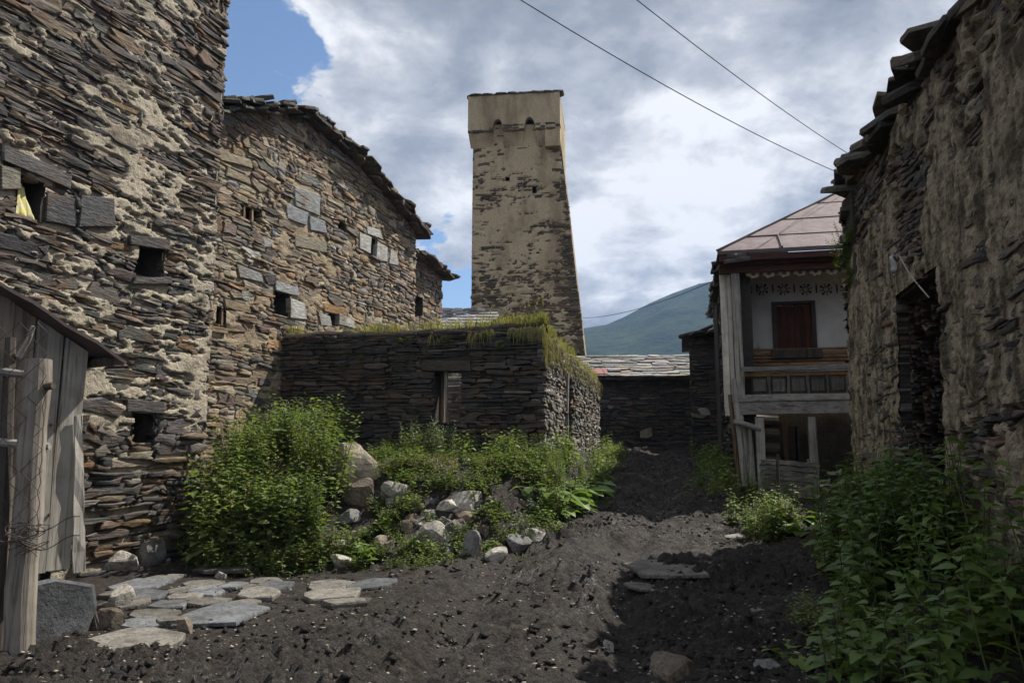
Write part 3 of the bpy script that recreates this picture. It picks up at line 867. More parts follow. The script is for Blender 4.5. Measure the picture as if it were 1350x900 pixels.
# ================================================================== MIDDLE HOUSE
def middle_house():
    P = at(372, 592, 15.1)
    W = Wall((P[0] - 0.12, P[1]), dL, 0.3)
    root = empty('stone_house', (P[0] - 1, P[1] + 2, 0.3), 'tall brown and ochre stone house with pale wall slabs and ragged slate eave', 'house')
    sk = [W.st(u, v) for u, v in ((262, 150), (292, 142), (340, 143), (395, 150), (430, 178), (470, 213), (500, 248), (530, 280), (547, 303))]
    xs, ys = np.array([q[0] for q in sk]), np.array([q[1] for q in sk])
    s_end = W.st(547, 400)[0]; s_beg = W.st(255, 300)[0] - 0.8
    def top(s): return float(np.interp(s, xs, ys))
    rc = lambda *a: W.rect(*a)
    holes = [rc(284, 404, 298, 428), rc(362, 384, 382, 416), rc(447, 291, 455, 303), rc(489, 314, 496, 338), rc(434, 411, 446, 429), rc(549, 392, 557, 414), rc(318, 274, 344, 292)]
    rng = np.random.default_rng(8)
    pale = (0.30, 0.31, 0.305); white = (0.40, 0.395, 0.36)
    keep = []
    for px, c in [(((390, 270), (422, 284), (421, 258), (388, 246)), pale), (((379, 288), (404, 297), (407, 280), (377, 268)), (0.26, 0.275, 0.285)),
                  (((409, 303), (431, 307), (429, 291), (409, 284)), (0.24, 0.255, 0.265)), (((475, 328), (489, 335), (488, 312), (474, 306)), white),
                  (((483, 308), (504, 317), (502, 303), (482, 296)), white), (((497, 340), (512, 345), (510, 325), (496, 318)), white), (((513, 347), (525, 350), (524, 337), (513, 329)), white),
                  (((315, 364), (346, 372), (345, 360), (312, 349)), (0.27, 0.285, 0.28)), (((362, 382), (396, 392), (394, 378), (363, 368)), (0.27, 0.275, 0.27)),
                  (((383, 418), (403, 420), (402, 400), (382, 394)), white), (((424, 430), (436, 430), (433, 417), (420, 410)), white), (((447, 429), (468, 432), (464, 420), (447, 412)), white),
                  (((426, 411), (458, 416), (456, 406), (425, 400)), (0.30, 0.17, 0.07)), (((296, 405), (330, 414), (329, 402), (296, 394)), (0.24, 0.185, 0.11)),
                  (((286, 210), (332, 223), (330, 212), (288, 198)), (0.30, 0.25, 0.17)), (((298, 232), (330, 244), (328, 233), (298, 220)), (0.29, 0.24, 0.16)),
                  (((390, 326), (430, 332), (428, 318), (388, 308)), (0.27, 0.235, 0.165))]:
        s_, r = quad_stone(W, [(a + rng.uniform(-1.6, 1.6), b + rng.uniform(-1.6, 1.6)) for a, b in px], 0.018, np.array(c) * rng.uniform(.75, 1.05), rng); keep.append((s_, r))
    kr = [r for _, r in keep]; keep = [k for k, _ in keep]
    def mort(s, t):
        patch = fbm(s * 0.6, t * 0.8, 31, 4); fine = fbm(s * 5, t * 9, 32, 3)
        streak = fbm(s * 2.2, t * 7, 33, 4, .6); grit = fbm(s * 20, t * 24, 34, 2)
        return -0.026 + 0.040 * sstep(0.51, 0.62, .5 * patch + .5 * streak + (fine - .5) * .25 - .10 * sstep(6.3, 7.6, t)) + 0.014 * (fine - .5) + .012 * (grit - .5)
    st = gen_stones(W, s_beg, s_end, 0.2, 9.6, (0.05, 0.22), (0.12, 0.60), 'house', 9, holes + kr, top=top, dep=(-0.014, 0.016), wob_amp=0.045, mortar=mort, rough=1.6)
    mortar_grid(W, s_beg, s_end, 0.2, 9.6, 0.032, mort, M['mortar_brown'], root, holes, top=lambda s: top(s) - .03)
    # end wall and body
    W2 = Wall(W.p(s_end, 0, 0)[:2], (-W.n[0], -W.n[1]), 0.3)
    te = top(s_end) - 0.15
    st2 = gen_stones(W2, 0, 1.2, 1.5, te, (0.06, 0.17), (0.2, 0.6), 'house', 10, dep=(-.02, .02))
    core_boxes(W, s_beg, s_end - 0.03, 0.2, te - .02, [], -0.62, -5.0, M['mortar_brown'], root)
    # upper body follows the roof line in steps
    mb = MB()
    edges = np.linspace(s_beg, s_end - .05, 14)
    for a, b in zip(edges[:-1], edges[1:]):
        tp = min(top(a), top(b)) - 0.06
        if tp < te: continue
        V = [W.p(i, j, k) for k in (-.62, -4.5) for i, j in ((a, te - .1), (b, te - .1), (b, tp), (a, tp))]
        mb.add(V, [(0, 1, 2, 3), (7, 6, 5, 4), (4, 5, 1, 0), (5, 6, 2, 1), (6, 7, 3, 2), (7, 4, 0, 3)])
    mb.build('gable_core', M['mortar_brown'], root)
    finish_stones(root, st + st2, M['slate'], keep=keep)
    # eave of loose slates
    mb = MB()
    for a, b in zip(edges[:-1], edges[1:]):
        V = [W.p(a, top(a) + .02, -.35), W.p(b, top(b) + .02, -.35), W.p(b, top(b) + .5, -4.6), W.p(a, top(a) + .5, -4.6)]
        V += [v - Z * .06 for v in V]
        mb.add(V, [(0, 1, 2, 3), (7, 6, 5, 4), (0, 4, 5, 1), (1, 5, 6, 2), (2, 6, 7, 3), (3, 7, 4, 0)])
    roof = mb.build('roof', M['slab_dirty'], root)
    s = s_beg
    while s < s_end + .1:
        L = rng.uniform(.32, .68)
        sl = (top(s + L) - top(s)) / L if s + L < s_end else -0.4
        for lay in range(3):
            ax = W.d + Z * (sl + rng.uniform(-.2, .14))
            ou = W.n + Z * rng.uniform(-.18, .12)
            tt = top(s + L / 2) + 0.0 + .052 * lay
            slab('slate', W.p(s + L / 2 + rng.uniform(-.15, .15), tt, -0.16 + rng.uniform(-.05, .12) + .04 * lay), ax, ou * -1, L * rng.uniform(.9, 1.3), rng.uniform(.62, .9), rng.uniform(.035, .075), rng, M['slate'], roof, pick(rng, 'cap'), 0.2)
        if rng.random() < .65:
            slab('slate', W.p(s + L / 2, top(s + L / 2) + .15 + rng.uniform(0, .05), 0.0), W.d + Z * (sl + rng.uniform(-.3, .3)), -W.n, L * rng.uniform(.5, .8), rng.uniform(.4, .6), rng.uniform(.05, .09), rng, M['slate'], roof, pick(rng, 'cap'), .25)
        s += L * rng.uniform(.55, .9)
    # wooden jambs in two small openings
    for h, f in ((holes[0], .75), (holes[6], .2), (holes[6], .62)):
        a, b, c, d = h
        V, F = beam_vf(W.p(a + (b - a) * f, c, -.05), W.p(a + (b - a) * f, d, -.05), .05, .06, W.n, 3, .006, random.Random(3))
        mk('jamb', V, F, M['wood_brown_upright'], root)
    # thin cable drooping along the wall
    p0, p1 = W.p(*W.st(292, 136), .12), W.p(*W.st(404, 265), .08)
    pts = [p0 + (p1 - p0) * t - Z * .25 * math.sin(t * math.pi) for t in np.linspace(0, 1, 10)]
    V, F = tube_vf(pts, .009, 5)
    tag(mk('cable', V, F, M['cable_black']), 'thin cable drooping down the brown stone house wall', 'cable')
    return W
WB = middle_house()

# ================================================================== SMALL HOUSE BEHIND IT
def back_house():
    P = at(546, 592, 24.0)
    W = Wall((P[0], P[1]), dL, 1.0)
    root = empty('stone_house', (P[0], P[1], 1.0), 'low stone house end with slate eave between the brown house and the tower', 'house')
    s_end = W.st(583, 400)[0]
    sk = [W.st(u, v) for u, v in ((540, 338), (560, 346), (583, 366))]
    top = lambda s: float(np.interp(s, [q[0] for q in sk], [q[1] for q in sk]))
    st = gen_stones(W, -1.5, s_end, 2.0, 8.5, (0.08, 0.2), (0.2, 0.6), 'house', 14, top=top, dep=(-.02, .03))
    mortar_grid(W, -1.5, s_end, 1.0, 8.5, 0.08, lambda s, t: -0.03 + .03 * (fbm(s * 4, t * 6, 3, 3) - .5), M['mortar_brown'], root, top=top)
    core_boxes(W, -1.5, s_end - .02, 0.0, top(s_end) - .1, [], -.06, -4, M['mortar_brown'], root)
    finish_stones(root, st, M['slate'])
    rng = np.random.default_rng(15); s = -1.5
    tz = top(s_end)
    V = [W.p(-1.5, top(-1.5), -.05), W.p(s_end - .05, tz, -.05), W.p(s_end - .05, tz + .5, -4), W.p(-1.5, top(-1.5) + .5, -4)]
    V += [v - Z * .06 for v in V]
    roof = mk('roof', V, [(0, 1, 2, 3), (7, 6, 5, 4), (0, 4, 5, 1), (1, 5, 6, 2), (2, 6, 7, 3), (3, 7, 4, 0)], M['slab_dirty'], root)
    while s < s_end:
        L = rng.uniform(.4, .7)
        for lay in range(2):
            slab('slate', W.p(s + L / 2, top(s + L / 2) + .05 + .07 * lay, rng.uniform(-.1, .15)), W.d + Z * rng.uniform(-.35, .0), -W.n + Z * .1, L * 1.2, .9, .06, rng, M['slate'], roof, pick(rng, 'cap'), .2)
        s += L * .8
    # a slate roof farther back
    Q = at(583, 430, 30.0)
    r2 = empty('slate_roof_house', (Q[0] + 1, 31, 1.5), 'grey shingled roof of a far house just left of the tall tower', 'house')
    W3 = Wall((Q[0] - 2.5, Q[1]), (1, 0.02), 1.5)
    e0, e1 = W3.st(560, 432), W3.st(630, 428)
    core_boxes(W3, e0[0], e1[0] + 1, 0, e0[1] - .1, [], 0, -4, M['mortar_brown'], r2, 'wall')
    rows = 7
    for i in range(rows):
        s = e0[0] - .2
        while s < e1[0] + .4:
            L = rng.uniform(.35, .75)
            ss = s + L / 2
            hip = max(0.0, (ss - e0[0]) / (e1[0] - e0[0]))
            slab('slate', W3.p(ss, e0[1] + i * .20 , -i * .42), W3.d, -W3.n + Z * .38, L, .62, .03, rng, M['slate'], r2, pick(rng, 'roof'), .08)
            s += L * .97
back_house()

# ================================================================== RUIN
def ruin():
    C = at(718, 592, 14.0)
    zb = 1.0
    front_d = (math.cos(R(STREET)), -math.sin(R(STREET)))
    Lf = 5.35
    Pf = np.array((C[0], C[1])) - np.array(front_d) * Lf
    W = Wall(Pf, front_d, zb)
    side_d = (math.sin(R(STREET)), math.cos(R(STREET)))
    W2 = Wall((C[0], C[1]), side_d, zb)
    root = empty('ruined_house', (C[0] - 2.5, C[1] + 2, zb), 'roofless dark slate ruin with grass growing along the wall tops', 'ruin')
    t_top = W.st(560, 437)[1]
    Ls = 9.4
    def topf(s): return t_top - .03 + 0.10 * (fbm(s * 1.1, 0.5, 61, 3) - .5) + .05 * sstep(3.5, 5.2, s)
    t_side = W2.st(722, 436)[1]
    def tops(s): return t_side - 0.10 + 0.22 * (fbm(s * 0.8, 3.5, 62, 3) - .5) - .10 * sstep(2, 9, s)
    hw = W.rect(572, 488, 607, 557)
    hd = W2.rect(745, 500, 755, 600)
    rng = np.random.default_rng(20)
    s_lint, r_l = quad_stone(W, ((556, 489), (622, 489), (620, 476), (558, 474)), .03, (0.07, 0.06, 0.05), rng)
    # stones
    mf = lambda s, t: -0.05 + 0.02 * (fbm(s * 5, t * 7, 63, 3) - .5)
    ms = lambda s, t: -0.045 + 0.02 * (fbm(s * 5, t * 7, 64, 3) - .5)
    small = [W.rect(468, 520, 478, 530), W.rect(634, 488, 642, 498), W.rect(690, 536, 704, 545), W.rect(508, 505, 514, 513)]
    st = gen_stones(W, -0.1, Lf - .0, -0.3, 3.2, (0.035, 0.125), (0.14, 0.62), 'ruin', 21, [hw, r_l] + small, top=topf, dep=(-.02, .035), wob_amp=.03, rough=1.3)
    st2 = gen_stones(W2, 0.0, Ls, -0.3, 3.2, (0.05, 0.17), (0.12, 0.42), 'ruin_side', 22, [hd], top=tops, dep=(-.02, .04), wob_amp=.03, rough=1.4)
    mortar_grid(W, 0, Lf, -0.4, 3.0, .05, mf, M['mortar_dark'], root, [hw], top=lambda s: topf(s) - .02, niche=0)
    mortar_grid(W2, 0, Ls, -0.4, 3.0, .05, ms, M['mortar_dark'], root, [hd], top=lambda s: tops(s) - .02, niche=0)
    th = 0.55
    tc = t_top - .16
    core_boxes(W, -0.3, Lf - .07, -0.4, tc, [hw], -0.07, -th, M['mortar_dark'], root)
    core_boxes(W2, 0.07, Ls, -0.4, t_side - .42, [hd], -0.07, -th, M['mortar_dark'], root)
    # rear wall inside, seen through the window
    W3 = Wall(W.p(0, 0, -5.6)[:2], front_d, zb)
    core_boxes(W3, 0, Lf - .7, -0.4, 2.6, [], 0, -.5, M['mortar_brown'], root, 'rear_wall')
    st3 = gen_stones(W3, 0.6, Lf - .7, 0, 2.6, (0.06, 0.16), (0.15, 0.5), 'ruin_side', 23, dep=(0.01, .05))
    keep = [s_lint]
    finish_stones(root, st + st2 + st3, M['slate'], keep=keep)
    # window post, sill and inside beams
    rr = random.Random(4)
    a, b, c, d = hw
    V, F = beam_vf(W.p(a + .36 * (b - a), c, -.2), W.p(a + .33 * (b - a), d, -.2), .055, .06, W.n, 5, .006, rr, .008); mk('window_post', V, F, M['wood_grey_upright'], root)
    V, F = beam_vf(W.p(a + .04, c, -.42), W.p(a + .04, d, -.42), .07, .07, W.n, 5, .006, rr, .008); mk('window_post', V, F, M['wood_brown_upright'], root)
    for k, (dz, dep) in enumerate(((.80, -2.2), (.70, -3.4), (.88, -4.4))):
        V, F = beam_vf(W.p(a - 1.2, c + dz + .25, dep), W.p(b + 1.6, c + dz + .22, dep - .2), .10, .07, Z, 5, .008, rr, .01); mk('fallen_beam', V, F, M['wood_white_upright' if k == 0 else 'wood_grey_across'], root)
    a, b, c, d = hd
    V, F = beam_vf(W2.p(a + .04, c + .3, .02), W2.p(a + .06, d + .1, .03), .09, .09, W2.n, 5, .01, rr, .012); mk('door_post', V, F, M['wood_grey_upright'], root)
    # soil cap on the wall tops
    mb = MB()
    for (WW, L, tp, dd) in ((W, Lf - .02, topf, 0.0), (W2, Ls, tops, 0.0)):
        n = 60; V = []
        for i in range(n + 1):
            s = L * i / n
            base = tp(s)
            for dep, q in ((-.01, -.10), (-.03, .02), (-.15, .10), (-.35, .10), (-.53, .0), (-.56, -.25)):
                V.append(WW.p(s, base + q + .05 * (vnoise(s * 5, dep * 9, 66) - .5), dep))
        F = [(i * 6 + j, (i + 1) * 6 + j, (i + 1) * 6 + j + 1, i * 6 + j + 1) for i in range(n) for j in range(5)]
        mb.add(V, F)
    mb.build('soil_cap', M['soil'], root, smooth=True)
    return W, W2, topf, tops, Lf, Ls
WC, WC2, TOPF, TOPS, RLF, RLS = ruin()

# ================================================================== TALL TOWER
def tall_tower():
    yT = 35.0
    a = R(7.0)
    bl = at(621, 470, yT)
    W = Wall((bl[0], bl[1]), (math.cos(a), -math.sin(a)), 1.8)
    root = empty('tall_tower', (bl[0] + 2.5, yT + 2.5, 1.8), 'tall tapering defence tower with patchy tan plaster and a projecting arched crown', 'tower')
    tt = W.st(680, 172)[1]                      # underside of crown
    r_top = W.st(737, 172); r_bot = W.st(768, 440); l_top = W.st(624, 172); l_bot = W.st(621, 440)
    right = lambda t: r_bot[0] + (r_top[0] - r_bot[0]) * (t - r_bot[1]) / (r_top[1] - r_bot[1]) + 0.03 * math.sin(t * 1.3)
    left = lambda t: l_bot[0] + (l_top[0] - l_bot[0]) * (t - l_bot[1]) / (l_top[1] - l_bot[1])
    bare = [W.st(*p) for p in ((720, 245), (690, 250), (660, 262), (650, 330), (700, 325), (640, 300), (735, 300), (630, 235), (745, 330))]
    def mort(s, t):
        s = np.asarray(s, float); t = np.asarray(t, float)
        patch = fbm(s * 0.9, t * 0.8, 81, 5, .6)
        fine = fbm(s * 4, t * 9, 82, 4, .6)
        lowb = sstep(l_bot[1] + 5.5, l_bot[1] - 1.2, t) * .28
        sp = 0.0
        for k, (bs, bt) in enumerate(bare):
            sp = sp + 0.20 * np.exp(-((s - bs) / (0.9 if k < 3 else .6)) ** 2 - ((t - bt) / .32) ** 2)
        edge = 0.22 * sstep(.7, 0.0, np.asarray(np.vectorize(right)(t)) - s) * (1 - .5 * sstep(tt - 4, tt - 1, t))
        return 0.050 - 0.075 * sstep(0.46, 0.66, patch * .62 + (fine - .5) * .95 + lowb + sp + edge + .05) + .016 * (fine - .5)
    holes = [W.rect(667, 233, 673, 240), W.rect(701, 246, 707, 254), W.rect(650, 146, 662, 166), W.rect(692, 144, 705, 164)]
    mortar_grid(W, -.4, 5.6, 0, tt + 1.5, .07, mort, M['plaster_tower'], root, holes, left=left, right=right)
    st = gen_stones(W, -.4, 5.6, 0.5, tt + .6, (0.08, 0.20), (0.25, 0.85), 'tower_far', 83, holes, left=left, right=right, dep=(0.0, .04), mortar=mort, wob_amp=.04, rough=1.4)
    # right flank
    pr_b, pr_t = W.p(right(0), 0), W.p(right(tt + 1.5), tt + 1.5)
    nb = -W.n
    V = [pr_b, pr_b + nb * 5, pr_t + nb * 4.4, pr_t]
    pl_b, pl_t = W.p(left(0), 0), W.p(left(tt + 1.5), tt + 1.5)
    V += [pl_b, pl_b + nb * 5, pl_t + nb * 4.4, pl_t]
    mk('flank', V, [(0, 1, 2, 3), (5, 4, 7, 6), (1, 5, 6, 2), (3, 2, 6, 7)], M['mortar_brown'], root)
    W2 = Wall(W.p(right(0), 0)[:2], (nb[0], nb[1]), 1.8)
    lean = lambda t: (right(t) - right(0))
    rng = np.random.default_rng(84)
    for k in range(120):
        t = rng.uniform(1, tt + 1.2); c = W.p(right(t) - .02, t, -.22 - rng.uniform(0, .5))
        Vs, Fs = slab_vf(c, nb, Z, rng.uniform(.3, .7), rng.uniform(.1, .22), .12, rng)
        st.append((stone_verts(Wall(c[:2], (nb[0], nb[1]), c[2]), -.3, .3, -.08, .08, .03, rng), pick(rng, 'house')))
    finish_stones(root, st, M['slate'])
    # crown: a projecting parapet with two arches under it
    pj = 0.34
    s0, s1 = W.st(617, 150, pj)[0], W.st(738, 150, pj)[0]
    tb, tp = W.st(680, 170, pj)[1], W.st(680, 124, pj)[1]
    def outline(a0, a1, arches):
        pts = [(a0, tb - .02)]
        for c, w, h in arches:
            pts += [(c - w, tb - .05), (c - w, tb + .12)]
            pts += [(c - w * .85 * math.cos(q), tb + .18 + h * math.sin(q)) for q in np.linspace(0.15, math.pi - .15, 8)]
            pts += [(c + w, tb + .12), (c + w, tb - .05)]
        pts += [(a1, tb - .02), (a1, tp), (a0, tp)]
        return pts
    arch = [(W.st(656, 155, pj)[0], .25, .36), (W.st(698, 152, pj)[0], .27, .38)]
    ol = outline(s0, s1, arch)
    n = len(ol)
    V = [W.p(x, y, pj) for x, y in ol] + [W.p(x, y, 0.02) for x, y in ol]
    F = [tuple(range(n)), tuple(range(2 * n - 1, n - 1, -1))] + [(i, i + n, (i + 1) % n + n, (i + 1) % n) for i in range(n)]
    crown = mk('crown', V, F, M['plaster_tower'], root)
    # sloping corbels below the crown, between the arches and at the ends
    bounds = [(s0, arch[0][0] - .25), (arch[0][0] + .25, arch[1][0] - .27), (arch[1][0] + .27, s1)]
    for a0, b0 in bounds:
        V = [W.p(a0, tb - .01, pj - .01), W.p(b0, tb - .01, pj - .01), W.p(b0, tb - .01, .03), W.p(a0, tb - .01, .03), W.p(a0 + .1, tb - .75, .04), W.p(b0 - .1, tb - .75, .04)]
        mk('corbel', V, [(4, 5, 1, 0), (0, 1, 2, 3), (4, 0, 3), (5, 2, 1), (3, 2, 5, 4)], M['plaster_tower'], crown)
    # dark slate edging showing under the crown
    es = []
    for a0, b0 in bounds:
        s = a0
        while s < b0 - .1:
            L = rng.uniform(.2, .5)
            L = min(L, b0 - s)
            for r_ in range(3):
                if rng.random() < (.9, .75, .4)[r_]: es.append((stone_verts(W, s, s + L, tb - .10 + .12 * r_, tb + .02 + .12 * r_, pj + rng.uniform(.0, .05), rng), pick(rng, 'tower_far')))
            s += L
    for V, c in es: mk('edge_stone', V, STONE_F, M['slate'], crown, cols=c)
    # right return of the crown
    P1 = W.p(s1, 0, pj)
    Wr = Wall(P1[:2], (nb[0], nb[1]), 1.8)
    Vr = [Wr.p(i, j, k) for k in (0, -.7) for i, j in ((0.02, tb - .9), (4.8, tb - .9), (4.8, tp), (0.02, tp))]
    mk('crown_flank', Vr, [(0, 1, 2, 3), (7, 6, 5, 4), (4, 5, 1, 0), (5, 6, 2, 1), (6, 7, 3, 2), (7, 4, 0, 3)], M['plaster_tower'], crown)
    # slate cap
    s = s0 - .02
    Vt = [W.p(s0, tp + .02, pj - .1), W.p(s1, tp + .02, pj - .1), W.p(s1, tp + .25, -4.6), W.p(s0, tp + .25, -4.6)]
    Vt += [v - Z * .1 for v in Vt]
    cap = mk('roof', Vt, [(0, 1, 2, 3), (7, 6, 5, 4), (0, 4, 5, 1), (1, 5, 6, 2), (2, 6, 7, 3), (3, 7, 4, 0)], M['slab_dirty'], root)
    while s < s1 - .3:
        L = rng.uniform(.45, .8)
        for lay in range(2):
            slab('slate', W.p(s + L / 2, tp + .02 + .05 * lay, pj - .25 + rng.uniform(-.06, .04)), W.d + Z * rng.uniform(-.06, .06), -W.n, L * 1.1, .66, .05, rng, M['slate'], cap, pick(rng, 'cap'), .15)
        s += L * .85
tall_tower()

def hit(u, v, y0=3.5, y1=40):
    """where the sight line meets the ground"""
    r = ray(u, v); ys = np.arange(y0, y1, 0.03)
    X = r[0] / r[1] * ys; Zr = CAMZ + r[2] / r[1] * ys
    d = Zr - ground_base(X, ys)
    k = np.nonzero(d < 0)[0]
    if len(k) == 0: k = [len(ys) - 1]
    return np.array((X[k[0]], ys[k[0]], gz(X[k[0]], ys[k[0]])))

# ================================================================== RIGHT BARN WALL
def barn():
    P = at(1120, 560, 11.6)
    d = (-math.sin(R(STREET)), -math.cos(R(STREET)))
    W = Wall((P[0], P[1]), d, 0.2, 0.03)
    root = empty('stone_barn', (P[0] + 1.5, P[1] - 3, 0.2), 'shaded barn wall of flaking plaster over slate with jagged overhanging eave slabs', 'barn')
    a_, b_ = W.st(1136, 215), W.st(1262, 20)
    ga = (b_[1] - a_[1]) / (b_[0] - a_[0])
    top = lambda s: a_[1] + ga * (s - a_[0]) + 0.05 * math.sin(s * 2.1)
    SE = 12.0
    rec = W.rect(1186, 365, 1246, 640)
    rec = (rec[0], rec[1], -0.2, rec[3])
    def mort(s, t):
        patch = fbm(s * 0.9, t * 0.8, 101, 4); fine = fbm(s * 4, t * 6.5, 102, 4, .6)
        hi = sstep(top(3) - 1.9, top(3) - .6, t) * .10
        flake = fbm(s * 7, t * 12, 108, 4, .62)
        a = sstep(0.31, 0.43, patch - hi * 3.0 + .02 + (fine - .5) * .42 + .10 * sstep(4.2, 2.0, t))
        return -0.05 + 0.085 * a + 0.05 * (fine - .5) + 0.06 * (flake - .5) * (.4 + .6 * a) + 0.10 * (fbm(s * .5, t * .4, 103, 2) - .5)
    rng = np.random.default_rng(104)
    left = lambda t: 0.0 + 0.06 * (vnoise(t * 2.2, 0.5, 9) - .5)
    st = gen_stones(W, 0, SE, -0.2, 8, (0.04, 0.14), (0.12, 0.60), 'barn', 105, [rec], top=top, left=left, dep=(-.03, .022), wob_amp=.09, rough=2.0, mortar=mort)
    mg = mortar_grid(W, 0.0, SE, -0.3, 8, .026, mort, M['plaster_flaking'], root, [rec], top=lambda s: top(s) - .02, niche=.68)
    mg.data.polygons.foreach_set('use_smooth', [False] * len(mg.data.polygons))
    inner = gen_stones(W, rec[0], rec[1], -.2, rec[3], (.05, .12), (.2, .6), 'barn', 106, dep=(-.62, -.45), wob_amp=.03, rough=1.5)
    st += inner
    te = min(top(0), top(SE))
    core_boxes(W, 0.02, SE, -0.3, te - .25, [], -.72, -5, M['mortar_dark'], root)
    for a in np.arange(0, SE, .6):
        pass
    # far end wall, round the corner
    W2 = Wall(W.p(0, 0, -4.0)[:2], (W.n[0], W.n[1]), 0.2)
    core_boxes(W2, 0, 3.9, -.3, te - .1, [], -.05, -.6, M['mortar_dark'], root, 'end_wall')
    st += gen_stones(W2, 2.6, 3.96, 0, te - .2, (.06, .18), (.2, .6), 'barn', 107, dep=(-.05, .04), rough=2.0)
    finish_stones(root, st, M['slate'])
    # rough door frame timbers across the recess head
    rr = random.Random(7)
    h = rec[3]
    V, F = beam_vf(W.p(rec[0] - .3, h + .0, -.1), W.p(rec[1] + .3, h + .05, -.1), .16, .12, Z, 4, .012, rr, .015); mk('lintel', V, F, M['wood_dark'], root)
    p0, p1 = W.p(*W.st(1201, 336), .12), W.p(*W.st(1232, 392), .05)
    V, F = tube_vf([p0, (p0 + p1) / 2 + W.n * .03, p1], .008, 6)
    tag(mk('stick', V, F, M['wood_grey_upright']), 'thin stick jutting from the shaded barn wall above its recess', 'stick')
    # rag
    c = W.p(*W.st(1193, 345), .12); V, F = [], []
    for i in range(6):
        for j in range(5):
            V.append(c + W.d * (.028 * (j - 2) + .015 * math.sin(i * 1.3)) + Z * (.08 - .04 * i) + W.n * (.03 * math.sin(j * 1.9 + i)))
    F = [(i * 5 + j, i * 5 + j + 1, i * 5 + j + 6, i * 5 + j + 5) for i in range(5) for j in range(4)]
    o = mk('rag', V, F, M['white_rag'], smooth=True); o.modifiers.new('t', 'SOLIDIFY').thickness = .006
    tag(o, 'pale rag caught on the stick of the barn wall', 'rag')
    # eave: bed plus ragged slabs
    V = []
    for s in (-.1, SE):
        V += [W.p(s, top(s) - .06, -.02), W.p(s, top(s) + .02, -.02), W.p(s, top(s) + 1.2, -4.8), W.p(s, top(s) + 1.1, -4.8)]
    roof = mk('roof', V, [(0, 1, 5, 4), (1, 2, 6, 5), (2, 3, 7, 6), (3, 0, 4, 7), (0, 3, 2, 1), (4, 5, 6, 7)], M['slab_dirty'], root)
    s = -.25
    while s < SE:
        L = rng.uniform(.3, .8)
        for lay in range(3):
            out = rng.uniform(-.32, -.04) + .02 * lay + (.14 if rng.random() < .22 else 0)
            ax = W.d + Z * (ga + rng.uniform(-.35, .35)); ou = -W.n + Z * rng.uniform(-.25, .30)
            slab('slate', W.p(s + L / 2 + rng.uniform(-.2, .2), top(s) - .10 + .075 * lay + rng.uniform(-.03, .03), out - .12), ax, ou, L * rng.uniform(.8, 1.4), rng.uniform(.6, .95), rng.uniform(.04, .10), rng, M['slate'], roof, pick(rng, 'cap'), .28)
        s += L * rng.uniform(.5, .8)
    # broken slabs jutting from the far corner under the eave
    for v, o_ in ((232, .22), (250, .16), (268, .20), (285, .12), (300, .16), (326, .08)):
        t = W.st(1130, v)[1]
        slab('slate', W.p(.15 + rng.uniform(-.1, .1), t, o_ - .30), W.d + Z * rng.uniform(-.2, .2), -W.n + Z * rng.uniform(-.1, .25), rng.uniform(.4, .6), .5, rng.uniform(.07, .13), rng, M['slate'], roof, pick(rng, 'cap'), .25)
    return W
WD = barn()

